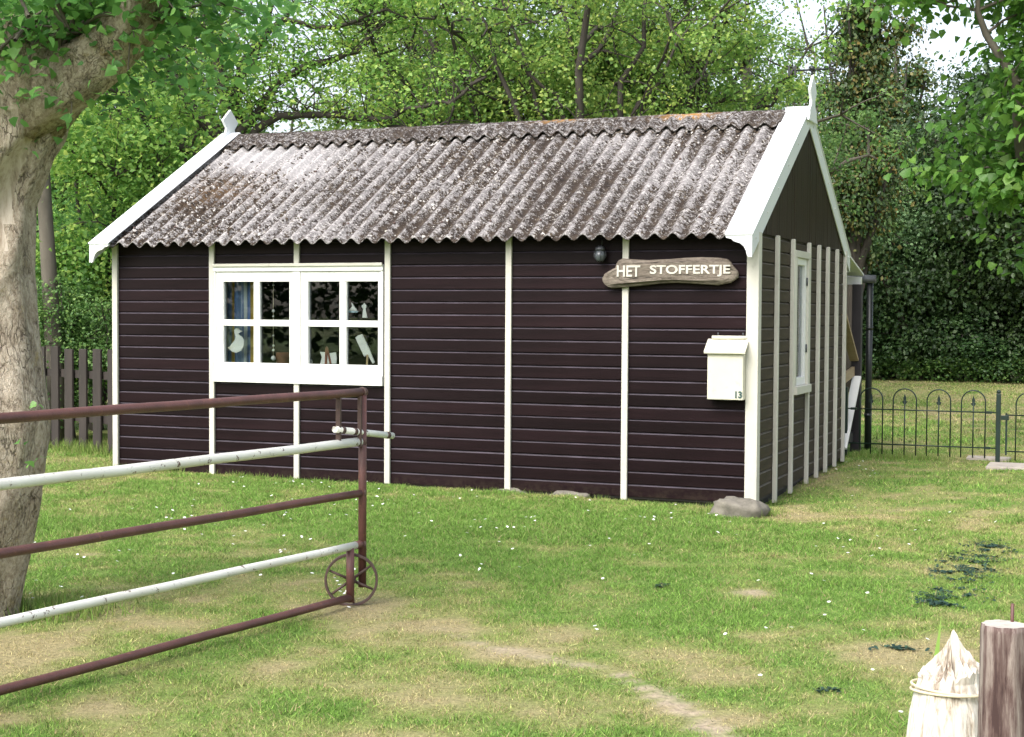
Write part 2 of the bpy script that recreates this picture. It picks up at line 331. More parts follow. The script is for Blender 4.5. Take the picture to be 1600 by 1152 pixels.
M['slab'] = paint('paving_slab', (0.36, 0.32, 0.28), 0.9, 0.2, 9, (0.22, 0.2, 0.16), 0.6, 0.5)
M['fence_wood'] = paint('old_brown_fence_wood', (0.030, 0.023, 0.020), 0.8, 0.35, 5, (0.05, 0.047, 0.036), 0.6, 0.5, (1, 1, 0.3), 40)
M['lamp_metal'] = paint('grey_lamp_metal', (0.045, 0.048, 0.055), 0.4, 0.2, 12)
M['lamp_glass'] = paint('dusty_lamp_glass', (0.075, 0.085, 0.095), 0.15, 0.1, 12)
def _tint(name, rough=0.9, trans=0.0):
    t = NT(name); a = t.node('ShaderNodeAttribute'); a.attribute_name = 'tint'; col = a.outputs['Color']
    if trans == 0:
        geo = t.node('ShaderNodeNewGeometry'); n = t.noise(45, 5, 0.7, geo.outputs['Position'])
        g = t.ramp(n, [(0.3, 0.6), (0.7, 1.3)]); col = t.mix(1.0, col, g, 'MULTIPLY'); t.bump(n, 0.8, 0.02)
    t.out(col, rough, 0.25)
    if trans:
        tr = t.node('ShaderNodeBsdfTranslucent'); t.set(tr, 'Color', col); mx = t.node('ShaderNodeMixShader'); t.set(mx, 'Fac', trans)
        t.t.links.new(t.b.outputs[0], mx.inputs[1]); t.t.links.new(tr.outputs[0], mx.inputs[2]); t.t.links.new(mx.outputs[0], t.n['Material Output'].inputs['Surface'])
    return t.m
M['lawn'] = _tint('lawn_soil'); M['blade'] = _tint('grass_blade', 0.6, 0.3)
M['daisy'] = paint('daisy_petal', (0.82, 0.82, 0.78), 0.6, 0.03)
M['clover'] = leafmat('dark_clover', [(0.0, (0.010, 0.030, 0.024)), (0.6, (0.024, 0.065, 0.050)), (1.0, (0.07, 0.14, 0.08))], 0.2)
def _curtain():
    t = NT('striped_curtain'); sep = t.node('ShaderNodeSeparateXYZ'); t.set(sep, 'Vector', t.coord('UV'))
    col = t.ramp(t.math('FRACT', t.math('MULTIPLY', sep.outputs[0], 2.0)), [(0.0, (0.55, 0.58, 0.55)), (0.10, (0.55, 0.58, 0.55)), (0.13, (0.09, 0.15, 0.33)), (0.34, (0.13, 0.21, 0.42)), (0.37, (0.62, 0.40, 0.08)), (0.52, (0.66, 0.46, 0.12)), (0.55, (0.10, 0.17, 0.36)), (0.78, (0.22, 0.32, 0.52)), (0.82, (0.5, 0.52, 0.46)), (1.0, (0.12, 0.19, 0.38))])
    return t.out(col, 0.9, 0.1)
M['curtain'] = _curtain()
M['orn_white'] = paint('white_ornament', (0.80, 0.80, 0.78), 0.5, 0.02)
M['orn_brown'] = paint('reddish_wood', (0.20, 0.065, 0.035), 0.6, 0.2)
M['orn_pale'] = paint('pale_wood', (0.50, 0.36, 0.19), 0.6, 0.2)
M['orn_blue'] = paint('pale_blue_ornament', (0.38, 0.50, 0.60), 0.5, 0.1)
M['basket'] = paint('brown_basket', (0.16, 0.075, 0.035), 0.7, 0.3, 20)

# ------------------------------------------------------------------ the lawn: one sheet to the horizon; its colours follow where grass grows, dries or is worn off
PATHPX = [(560, 950), (700, 985), (790, 1016), (950, 1045), (1040, 1092), (1135, 1148), (1190, 1175)]
PATH = [bp(a, b, 2, 0)[:2] for a, b in PATHPX]
def gpt(px, py): return bp(px, py, 2, 0)[:2]
LUSH = [((700, 830), 1.5, 1.6, .34), ((420, 790), 1.9, 1.6, .30), ((900, 850), 1.0, 1.1, .22), ((1250, 930), 1.0, 0.75, .50), ((1120, 960), .4, .35, .35), ((1330, 850), .8, 1.0, .28), ((1500, 760), .5, 1.2, .2), ((200, 880), .8, .9, .22), ((620, 880), .7, .6, .15), ((950, 1130), .25, .25, .2), ((480, 1100), .18, .2, .18), ((1380, 1120), .25, .2, .18)]
DRY = [((30, 1020), .35, .45, -.75), ((600, 965), .45, .35, -.35), ((420, 1060), .35, .25, -.38), ((150, 960), .4, .35, -.25), ((760, 1080), .5, .25, -.26), ((1150, 1060), .45, .22, -.34), ((980, 1010), .5, .28, -.28), ((1120, 925), .45, .3, -.36), ((1250, 745), .22, 1.1, -.6), ((1220, 800), .3, .5, -.5), ((1480, 890), .3, .8, -.42), ((320, 840), .8, .35, -.16), ((1430, 1000), .35, .5, -.2), ((1180, 928), .1, .1, -.8), ((150, 1110), .4, .3, -.3), ((820, 920), .5, .3, -.12)]
LUSH = [(gpt(*p), sx, sy, a) for p, sx, sy, a in LUSH]; DRY = [(gpt(*p), sx, sy, a) for p, sx, sy, a in DRY]
DARKPX = [(1545, 860, .07, .14), (1525, 878, .08, .13), (1508, 897, .08, .14), (1484, 933, .08, .10), (1463, 945, .06, .05), (1302, 1080, .03, .02), (1405, 1016, .05, .02), (1038, 915, .025, .04)]
DARK = [(gpt(a, b), sx, sy) for a, b, sx, sy in DARKPX]
def seg_dist(x, y, P):
    d = np.full(np.shape(x), 1e9); 
    for (a, b) in zip(P[:-1], P[1:]):
        a = np.array(a); b = np.array(b); ab = b-a; t = np.clip(((x-a[0])*ab[0]+(y-a[1])*ab[1])/(ab@ab), 0, 1)
        d = np.minimum(d, np.hypot(x-a[0]-t*ab[0], y-a[1]-t*ab[1]))
    return d
def field(x, y):
    g = 0.54+0.55*(fbm(x, y, 0.9, 3, 3)-0.5)+1.4*(fbm(x, y, 3.6, 31, 4)-0.5)+0.45*(fbm(x, y, 14, 37, 2)-0.5)
    for (c, sx, sy, a) in LUSH+DRY: g = g+a*np.exp(-((x-c[0])/sx)**2-((y-c[1])/sy)**2)
    g = g-0.26*sstep(5, 9, y)+0.30*np.exp(-((y-8.0)/2.0)**2)*(x > -3)
    g = g+0.2*sstep(-7.5, -6.2, -np.abs(x+6.9))*0
    bare = sstep(0.062, 0.012, seg_dist(x, y, PATH)+0.09*(fbm(x, y, 7, 77, 4)-0.5))*sstep(0.30, 0.50, fbm(x, y, 5, 55)+0.10*sstep(0, .8, x))*(.25+.75*sstep(-.2, .3, x))
    g = g-.25*sstep(.25, .05, seg_dist(x, y, PATH)+.25*(fbm(x, y, 4, 78)-.5))
    c = gpt(1180, 928); bare = np.maximum(bare, .8*sstep(0.14, 0.03, np.hypot(x-c[0], y-c[1])+.22*(fbm(x, y, 9, 79)-.5)))
    return np.clip(g, 0, 1), bare
def ground_z(x, y):
    z = 0.030*(fbm(x, y, 0.7, 5, 3)-0.5)+0.012*(fbm(x, y, 4, 9, 2)-0.5)
    z = z-0.045*np.exp(-((x-0.1)/1.3)**2-((y-0.6)/1.3)**2)
    edge = np.exp(-(np.maximum(np.abs(y), 0)/.13)**2)*sstep(-5.2, -3.4, x)*(x < .1)+np.exp(-((x-.02)/.13)**2)*((y > 0) & (y < 3.9))
    z = z-.055*np.clip(edge, 0, 1)
    return z
C_DRY = np.array([0.42, 0.36, 0.185]); C_MID = np.array([0.272, 0.320, 0.095]); C_GREEN = np.array([0.165, 0.290, 0.055]); C_BARE = np.array([0.40, 0.325, 0.235])
def lawn_color(g):
    g = g[..., None]; lo = C_DRY+(C_MID-C_DRY)*np.clip(g/0.42, 0, 1); return np.where(g < 0.42, lo, C_MID+(C_GREEN-C_MID)*np.clip((g-0.42)/0.34, 0, 1))
def grid_axis(a, b, step, far):
    core = np.arange(a, b+1e-6, step); out = []; d = step
    lo = [a]; hi = [core[-1]]
    while lo[-1] > -far: d *= 1.6; lo.append(lo[-1]-d)
    d = step
    while hi[-1] < far: d *= 1.6; hi.append(hi[-1]+d)
    return np.array(lo[:0:-1]+list(core)+hi[1:])
gx = grid_axis(-9.0, 4.5, 0.07, 260); gy = grid_axis(-8.5, 12.0, 0.085, 260)
X, Y = np.meshgrid(gx, gy); Z = ground_z(X, Y)*np.exp(-(np.maximum(np.hypot(X, Y)-30, 0)/20)**2)
g_, b_ = field(X, Y); cg = lawn_color(g_*0.95)*0.72; cg = cg+(C_BARE-cg)*b_[..., None]
nx, ny = len(gx), len(gy); idx = np.arange(nx*ny).reshape(ny, nx)
F = np.stack([idx[:-1, :-1], idx[:-1, 1:], idx[1:, 1:], idx[1:, :-1]], -1).reshape(-1, 4)
lawn = obj('lawn', np_mesh('lawn', np.stack([X, Y, Z], -1).reshape(-1, 3), F, M['lawn'], True, cg.reshape(-1, 3)))
tag(lawn, 'short lawn with green and straw dry patches around the shed', kind='structure')

def grass_band(rng, n, x0, x1, y0, y1, h, w, keep):
    x = rng.uniform(x0, x1, n); y = rng.uniform(y0, y1, n); k = keep(x, y); x = x[k]; y = y[k]
    g, b = field(x, y); k = rng.random(len(x)) > np.clip(b*1.3, 0, 0.95); k &= rng.random(len(x)) < 0.62+0.42*g
    x = x[k]; y = y[k]; g = g[k]; n = len(x)
    z = ground_z(x, y); hh = h*(0.45+0.75*rng.random(n))*(0.6+0.75*g)*(0.35+1.3*fbm(x, y, 11, 41, 2)); ww = w*(0.6+0.8*rng.random(n))
    a = rng.uniform(0, 2*np.pi, n); lean = rng.normal(0, 1.35, n)*hh; la = rng.uniform(0, 2*np.pi, n)
    p = np.stack([x, y, z-0.004], -1); s = np.stack([np.cos(a), np.sin(a), 0*a], -1)*ww[:, None]/2
    tip = p+np.stack([np.cos(la)*lean, np.sin(la)*lean, hh], -1)
    V = np.stack([p-s, p+s, tip], 1).reshape(-1, 3)
    gg = np.clip(g+rng.normal(0, 0.17, n), 0, 1); c = lawn_color(gg)*rng.uniform(0.55, 1.5, n)[:, None]
    hi = rng.random(n) < .10; c[hi] = c[hi]*1.5+np.array([.05, .05, .02]); lo = rng.random(n) < .12; c[lo] *= .45
    straw = rng.random(n) < 0.06+0.15*(1-g); c[straw] = np.array([0.46, 0.37, 0.20])*rng.uniform(0.7, 1.2, straw.sum())[:, None]
    return V, np.repeat(c, 3, 0)
rng = np.random.default_rng(7)
outside = lambda x, y: ~((x > -6.0) & (x < 0.03) & (y > -0.01) & (y < 3.86))
bands = [grass_band(rng, 560000, -3.6, 3.4, -7.9, -2.6, 0.019, 0.0046, outside),
         grass_band(rng, 330000, -6.6, 3.6, -2.6, 0.0, 0.023, 0.0060, outside),
         grass_band(rng, 40000, -9.0, -6.0, -1.6, 3.0, 0.035, 0.007, outside),
         grass_band(rng, 60000, -5.6, -3.6, -5.5, -2.6, 0.030, 0.0055, outside),
         grass_band(rng, 80000, 0.0, 4.2, 0.0, 6.0, 0.024, 0.0075, outside),
         grass_band(rng, 90000, -3.5, 4.5, 6.0, 23.5, 0.04, 0.014, outside)]
# longer tufts the mower missed along the walls, the fence and the tree
def tuft_line(rng, a, b, n, h, spread):
    t = rng.random(n); x = a[0]+(b[0]-a[0])*t+rng.normal(0, spread, n); y = a[1]+(b[1]-a[1])*t+rng.normal(0, spread, n)
    m = fbm(x, y, 3, 61, 2) > 0.46; x = x[m]; y = y[m]; n = len(x)
    z = ground_z(x, y); hh = h*rng.uniform(0.3, 1.2, n); aa = rng.uniform(0, 6.28, n); la = rng.uniform(0, 6.28, n); ln = rng.normal(0, 0.5, n)*hh
    p = np.stack([x, y, z-0.004], -1); s = np.stack([np.cos(aa), np.sin(aa), 0*aa], -1)*0.0035
    V = np.stack([p-s, p+s, p+np.stack([np.cos(la)*ln, np.sin(la)*ln, hh], -1)], 1).reshape(-1, 3)
    c = lawn_color(np.clip(rng.normal(0.62, 0.2, n), 0, 1))*rng.uniform(0.7, 1.3, n)[:, None]; return V, np.repeat(c, 3, 0)
bands += [tuft_line(rng, (-6, -0.06), (0, -0.06), 2600, 0.06, 0.03), tuft_line(rng, (0.05, 0), (0.05, 3.9), 1200, 0.06, 0.03), tuft_line(rng, (-8.2, 1.25), (-6.7, .95), 1800, .14, .07),
          tuft_line(rng, (-2.9, -5.75), (-1.9, -5.6), 1500, .10, .15), tuft_line(rng, (0, 4.1), (2.2, 4.15), 2500, .08, .04), tuft_line(rng, (-0.2, -.62), (0.3, -.5), 700, .08, .06)]
GV = np.concatenate([b[0] for b in bands]); GC = np.concatenate([b[1] for b in bands])
grass = obj('grass', np_mesh('grass', GV, np.arange(len(GV)).reshape(-1, 3), M['blade'], False, GC))
tag(grass, 'short green and straw coloured grass blades of the lawn', 'grass', kind='stuff')

# ------------------------------------------------------------------ the shed
X0, X1, Y0, Y1 = -5.99, 0.0, 0.0, 3.84
RY, RZ, EY, EZ = 1.90, 3.300, -0.28, 2.067
SL = (RZ-EZ)/(RY-EY); ANG = math.atan(SL)
def roof_z(y): return EZ+(min(y, 2*RY-y)-EY)*SL
shed = empty('wooden_shed', (-3.0, 1.92, 0.0), 'dark brown timber shed with white battens and mossy corrugated roof', 'shed')
PB = 0.104
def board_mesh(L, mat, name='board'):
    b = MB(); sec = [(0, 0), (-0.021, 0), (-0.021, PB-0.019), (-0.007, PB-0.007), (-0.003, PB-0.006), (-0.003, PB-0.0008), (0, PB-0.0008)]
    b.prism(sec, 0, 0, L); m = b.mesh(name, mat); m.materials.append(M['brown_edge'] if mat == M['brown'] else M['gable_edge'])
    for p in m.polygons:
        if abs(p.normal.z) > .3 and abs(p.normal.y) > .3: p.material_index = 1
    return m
random.seed(5)
# front wall
WX0, WX1, WZ0, WZ1 = -4.93, -3.172, 8*PB, 18*PB
o = MB(); T = 0.06
o.box(X0, WX0, 0, T, -.02, 2.15).box(WX1, X1, 0, T, -.02, 2.15).box(WX0, WX1, 0, T, -.02, WZ0).box(WX0, WX1, 0, T, WZ1, 2.15)
front = o.build('front_wall', M['interior'], shed)
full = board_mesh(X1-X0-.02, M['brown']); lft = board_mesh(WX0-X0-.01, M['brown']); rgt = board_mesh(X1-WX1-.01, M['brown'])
so = ORG[shed.name]
for i in range(20):
    z = i*PB
    for mesh, x in ([(full, X0+.01)] if not 8 <= i < 18 else [(lft, X0+.01), (rgt, WX1)]):
        p = obj('board', mesh, front, (x-so[0], random.uniform(-.0015, .0015)-so[1], z-so[2])); p.rotation_euler = (random.uniform(-.006, .006), random.uniform(-.0004, .0004), 0)
MB().box(X0+.01, X1-.01, -.018, 0, 20*PB, 2.15).build('eave_board', M['brown'], front)
# gable wall to the right
GY0, GY1, GZ0, GZ1 = 1.30, 1.93, 0.775, 2.015
o = MB(); o.box(-T, 0, T+.001, GY0, -.02, 2.1).box(-T, 0, GY1, Y1-T, -.02, 2.1).box(-T, 0, GY0, GY1, -.02, GZ0).box(-T, 0, GY0, GY1, GZ1, 2.1)
o.prism([(Y0+.02, 2.1), (Y1-.02, 2.1), (RY, roof_z(RY)-.10)], 0, -T, 0)
gable = o.build('gable_wall', M['interior'], shed)
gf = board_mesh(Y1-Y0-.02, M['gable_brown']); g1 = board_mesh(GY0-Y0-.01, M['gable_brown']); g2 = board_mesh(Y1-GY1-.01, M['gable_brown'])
for i in range(20):
    z = i*PB+.01
    for mesh, y in ([(gf, Y0+.01)] if not 8 <= i < 19 else [(g1, Y0+.01), (g2, GY1)]):
        p = obj('board', mesh, gable, (random.uniform(-.002, .002)-so[0], y-so[1], z-so[2]), math.pi/2)
# dark vertical boarding of the gable triangle
o = MB(); yy = Y0-.02
while yy < Y1:
    a, b = yy+.002, min(yy+.095, Y1+.02)-.002
    def top(y): return roof_z(y)-.075
    if top(a) > 2.1 or top(b) > 2.1:
        pl = [(a, 2.098), (b, 2.098), (b, max(top(b), 2.099)), (a, max(top(a), 2.099))]
        if a < RY < b: pl.insert(3, (RY, top(RY)))
        o.prism(pl, 0, .004, .028+random.uniform(0, .003))
    yy += .097
o.build('gable_boarding', M['gable_dark'], shed)
# other two walls and inner floor
MB().box(X0, X0+T, T+.001, Y1-T-.001, -.02, 2.1).prism([(Y0+.02, 2.101), (Y1-.02, 2.101), (RY, roof_z(RY)-.10)], 0, X0, X0+T).build('left_wall', M['brown'], shed)
MB().box(X0, X1, Y1-T, Y1, -.02, 2.1).build('rear_wall', M['brown'], shed)
MB().box(X0+T+.002, X1-T-.002, T+.002, Y1-T-.002, .02, .06).build('inner_floor', M['interior'], shed)
MB().box(X0+.05, X1-.05, .035, .10, -.16, -.021).box(-.10, -.035, .12, Y1-.05, -.16, -.021).build('plinth', M['plinth'], shed)
# battens on the front
BX = [bp(332, 700, 1, -.03)[0], bp(464, 700, 1, -.03)[0], bp(605.5, 700, 1, -.03)[0], bp(794, 650, 1, -.03)[0], bp(976, 650, 1, -.03)[0]]
bw = 0.026
def batten(x, z0, z1, w=bw): return MB().box(x-w, x+w, -.045, -.0205, z0, z1).build('batten', M['cream'], shed, bevel=.004)
batten(BX[0], -.005, 2.16); batten(BX[2], -.005, 2.16); batten(BX[3], -.01, 2.16); batten(BX[4], -.03, 2.16)
batten(BX[1], -.005, WZ0-.001); batten(BX[1], WZ1+.001, 2.16)
MB().box(X0-.012, X0+.045, -.048, -.0205, -.005, 2.14).build('corner_batten', M['cream'], shed, bevel=.004)
MB().box(-.048, .048, -.048, -.0215, -.02, 2.10).box(.0225, .048, -.0215, .055, -.02, 2.10).build('corner_batten', M['cream'], shed, bevel=.004)
# battens on the gable
GB = [0.653, GY0-.03, GY1+.03, 2.43, 2.88, 3.37, 3.83]
for k, y in enumerate(GB):
    MB().box(.0215, .056, y-.024, y+.024, -.075+.012*k*.7, 2.105).build('batten', M['cream'], shed, bevel=.004)

# the double window in the front
win = MB()
win.box(WX0+.028, WX1-.028, -.050, .05, WZ1-.055, WZ1)              # head
win.box(WX0+.028, WX1-.028, -.058, .05, WZ0, WZ0+.085)             # sill
win.box(WX0+.028, WX0+.05, -.042, .05, WZ0+.085, WZ1-.055).box(WX1-.05, WX1-.028, -.042, .05, WZ0+.085, WZ1-.055)
win.box(BX[1]-.035, BX[1]+.035, -.042, .05, WZ0+.085, WZ1-.055)
window = win.build('window', M['white'], shed, bevel=.004)
tag(window, 'white double casement window with eight small panes')
MB().box(WX0+.028, WX1-.028, -.066, -.0505, WZ1-.012, WZ1+.014).build('drip_moulding', M['cream'], window, bevel=.003)
PZ = [(1.007, 1.334), (1.390, 1.727)]
sash_x = [(WX0+.051, BX[1]-.036, -4.804, -4.492, -4.431, -4.125), (BX[1]+.036, WX1-.051, -3.937, -3.629, -3.561, -3.252)]
for (a, b, p0, p1, p2, p3) in sash_x:
    zt, zb = WZ1-.056, WZ0+.086; s = MB()
    s.box(a, p0, -.032, .012, zb, zt).box(p3, b, -.032, .012, zb, zt).box(p0, p3, -.032, .012, zb, PZ[0][0]).box(p0, p3, -.032, .012, PZ[1][1], zt)
    s.build('sash', M['white'], window, bevel=.003)
    MB().box(p1, p2, -.028, .010, PZ[0][0]+.0005, PZ[1][1]-.0005).build('glazing_bar', M['white'], window, bevel=.003)
    MB().box(p0+.0005, p1-.0005, -.026, .008, PZ[0][1], PZ[1][0]).build('glazing_bar', M['white'], window, bevel=.003)
    MB().box(p2+.0005, p3-.0005, -.026, .008, PZ[0][1], PZ[1][0]).build('glazing_bar', M['white'], window, bevel=.003)
    for (u0, u1) in ((p0, p1), (p2, p3)):
        for (w0, w1) in PZ:
            pane = MB().box(u0-.004, u1+.004, -.003, .001, w0-.004, w1+.004).build('pane', M['glass'], window)
            pane.location.y += random.uniform(-.0008, .0008)
MB().box(WX0, WX1, .061, .24, .955, .985).build('inner_sill', M['white'], window)
# the tall window in the gable
gw = MB(); fx0, fx1 = -.05, .062
gw.box(fx0, fx1-.002, GY0-.005, GY0+.07, GZ0+.07, GZ1-.06).box(fx0, fx1-.002, GY1-.07, GY1+.005, GZ0+.07, GZ1-.06)
gw.box(fx0, fx1, GY0-.006, GY1+.006, GZ1-.06, GZ1).box(fx0, fx1+.02, GY0-.006, GY1+.006, GZ0, GZ0+.07)
gwin = gw.build('window', M['cream'], shed, bevel=.004); tag(gwin, 'tall narrow cream window between the gable battens')
s = MB(); s.box(-.01, .038, GY0+.071, GY0+.13, GZ0+.071, GZ1-.061).box(-.01, .038, GY1-.13, GY1-.071, GZ0+.071, GZ1-.061)
s.box(-.01, .038, GY0+.13, GY1-.13, GZ0+.071, GZ0+.14).box(-.01, .038, GY0+.13, GY1-.13, GZ1-.12, GZ1-.061); s.build('sash', M['white'], gwin, bevel=.003)
MB().box(.008, .012, GY0+.126, GY1-.126, GZ0+.136, GZ1-.116).build('pane', M['glass'], gwin)
for zz in (1.13, 1.72):
    MB().tube([(.045, GY1-.075, zz), (.045, GY1-.075, zz+.07)], .008, 8).build('hinge', M['lamp_metal'], gwin)

# roof: five corrugated sheets, capped ridge, plain rear slope
roof = MB(); RS0, RS1 = -5.945, 0.0
PITCH_C = (RS1-RS0)/40.0; AMP = 0.0215
for sgn in (0, 1):                                                   # rafters and purlins carry the sheets
    for k in range(4):
        y = .15+k*.52; y2 = y if sgn == 0 else 2*RY-y; zz = roof_z(y)-.105
        roof.box(X0+.06, X1-.06, y2-.03, y2+.03, zz-.05, zz)
roof = roof.build('roof', M['black_wood'], shed)
def roof_tint(x, y, v, valley):
    n = fbm(x, y, 1.3, 11, 3)
    bias = 0.045*(valley)+0.16*(n-0.5)-0.028
    cl = np.exp(-((x+5.35)/.42)**2-((y-1.42)/.20)**2)*1.15+.75*np.exp(-((x+4.75)/.35)**2-((y-1.25)/.3)**2)
    cl = np.clip(cl*(0.15+1.1*fbm(x, y, 5, 19, 4)), 0, 1)
    bias = bias-0.30*cl+0.035*np.exp(-((x+5.2)/.9)**2-((y-.45)/.5)**2)
    rust = 0.16*np.exp(-((x+5.35)/.45)**2-((y-.75)/.30)**2)
    return np.stack([bias, cl*.6, rust], -1)
def corr_sheet(i, rear=False):
    n0 = 8; per = 10 if not rear else 8; nu = n0*per+1; nv = 62 if not rear else 14
    x0 = RS0+i*n0*PITCH_C; u = np.linspace(-.02 if i else 0, n0*PITCH_C+.02, nu)+x0
    ye = -.215+random.uniform(-.006, .006); v = np.linspace(0, 1, nv); yv = ye+(RY-.02-ye)*v
    U, V = np.meshgrid(u, yv); ph = (U-RS0)/PITCH_C*2*np.pi; wave = np.cos(ph)
    base = EZ-.040+(V-EY)*SL+AMP*wave/math.cos(ANG)*(1)+.003*(i % 2)+random.uniform(-.002, .002)
    base = base+.005*(fbm(U, V, 16, 5+i, 3)-.5)+.010*(fbm(U, V, 1.1, 3, 2)-.5)
    if not rear: base = base+.010*np.exp(-(V-ye)/.25)*(fbm(U, V*0, 2.5, 8, 2)-.5)
    YY = V if not rear else 2*RY-V
    P = np.stack([U, YY, base], -1).reshape(-1, 3); B = P.copy(); B[:, 2] -= .008
    idx = np.arange(nu*nv).reshape(nv, nu); n = nu*nv
    q = np.stack([idx[:-1, :-1], idx[:-1, 1:], idx[1:, 1:], idx[1:, :-1]], -1).reshape(-1, 4); q2 = q[:, ::-1]+n
    ed = np.concatenate([idx[0, :], idx[1:, -1], idx[-1, -2::-1], idx[-2:0:-1, 0]]); e2 = np.roll(ed, -1)
    side = np.stack([ed, ed+n, e2+n, e2], -1); fs = np.concatenate([q, q2, side])
    if rear: fs = fs[:, ::-1]
    t = roof_tint(U, V, V, -wave).reshape(-1, 3)
    return np_mesh('corrugated_sheet', np.concatenate([P, B])-so, fs, M['roof'], True, np.concatenate([t, t]))
for i in range(5):
    obj('corrugated_sheet', corr_sheet(i), roof); obj('corrugated_sheet', corr_sheet(i, True), roof)
def ridge_cap(i):
    n0 = 8; nu = n0*10+1; x0 = RS0+i*n0*PITCH_C; u = np.linspace(.09 if i == 0 else -.015, n0*PITCH_C+(.015 if i < 4 else -.15), nu)+x0
    ss = np.concatenate([np.linspace(-.36, -.12, 9), np.linspace(-.09, .09, 9), np.linspace(.12, .36, 9)]); nv = len(ss)
    U, S = np.meshgrid(u, ss); wave = np.cos((U-RS0)/PITCH_C*2*np.pi); fade = sstep(.07, .17, np.abs(S))
    yy = RY+S*math.cos(ANG); d = np.sqrt(S**2+.05**2)-.05
    zz = EZ-.040+(RY-EY)*SL+.022-d*math.sin(ANG)+AMP*wave*fade/math.cos(ANG)*.95+.012*(1-fade)+.003*(i % 2)+.010*(fbm(U, yy, 14, 3+i, 3)-.5)+.010*(fbm(U, yy, 1.1, 3, 2)-.5)
    P = np.stack([U, yy, zz], -1).reshape(-1, 3); B = P.copy(); B[:, 2] -= .010
    idx = np.arange(nu*nv).reshape(nv, nu); n = nu*nv
    q = np.stack([idx[:-1, :-1], idx[:-1, 1:], idx[1:, 1:], idx[1:, :-1]], -1).reshape(-1, 4); q2 = q[:, ::-1]+n
    ed = np.concatenate([idx[0, :], idx[1:, -1], idx[-1, -2::-1], idx[-2:0:-1, 0]]); e2 = np.roll(ed, -1)
    side = np.stack([ed, ed+n, e2+n, e2], -1)
    t = np.stack([0.02+.12*(fbm(U, yy, 1.3, 12, 3)-.5), 0*U, 0.95*np.exp(-((U+1.05)/.22)**2)*(np.abs(S) < .14)+.6*np.exp(-((U+2.3)/.2)**2)*(np.abs(S) < .1)], -1).reshape(-1, 3)
    return np_mesh('ridge_cap', np.concatenate([P, B])-so, np.concatenate([q, q2, side]), M['roof'], True, np.concatenate([t, t]))
for i in range(5): obj('ridge_cap', ridge_cap(i), roof)
bolt_mesh = MB().tube([(0, 0, 0), (0, -.004, .007), (0, -.006, .012)], [.013, .011, .004], 7).mesh('fixing_bolt', M['rust_dark'])
for k in range(1, 40, 3):
    for yb_ in (.02, 1.02):
        xb_ = RS0+k*PITCH_C; obj('fixing_bolt', bolt_mesh, roof, (xb_-so[0], yb_-so[1], EZ-.040+(yb_-EY)*SL+AMP/math.cos(ANG)+.002-so[2]))
# moss and lichen crusts standing proud of the sheets
def lumps(rng, n):
    x = rng.uniform(RS0+.05, RS1-.12, n); y = rng.uniform(-.20, RY+.03, n); w = np.cos((x-RS0)/PITCH_C*2*np.pi)
    cl = roof_tint(x, y, y, -w)[:, 1]; k = (fbm(x, y, 7, 91, 3)+.10*(-w)+.10*(y > RY-.3) > .50) & (rng.random(n) > cl*1.6); x = x[k]; y = y[k]; w = w[k]; n = len(x)
    capz = y > RY-.34; z = EZ-.040+(np.minimum(y, RY)-EY)*SL+AMP*w/math.cos(ANG)*np.where(y > RY-.12, .25, 1)+np.where(capz, .020, 0)
    r = rng.uniform(.006, .015, n)*(1+.5*(rng.random(n) < .15)); hgt = r*rng.uniform(.35, .75, n)
    nrm = np.array([0, -math.sin(ANG), math.cos(ANG)]); tx = np.array([1.0, 0, 0]); ty = np.cross(nrm, tx)
    c = np.stack([x, y, z], -1); ring = []
    for k5 in range(5):
        a = 2*np.pi*k5/5+rng.uniform(-.3, .3, n); rr = r*rng.uniform(.7, 1.3, n)
        ring.append(c+tx*(np.cos(a)*rr)[:, None]+ty*(np.sin(a)*rr)[:, None]-nrm*.004)
    topp = c+nrm*hgt[:, None]+tx*(rng.normal(0, .3, n)*r)[:, None]
    V = np.stack(ring+[topp], 1).reshape(-1, 3); b = np.arange(n)[:, None]*6
    F = np.concatenate([np.stack([b[:, 0]+k5, b[:, 0]+(k5+1) % 5, b[:, 0]+5], -1) for k5 in range(5)])
    return np_mesh('moss', V-so, F, M['moss'], True)
tag(obj('moss', lumps(np.random.default_rng(3), 36000), roof), kind='stuff')

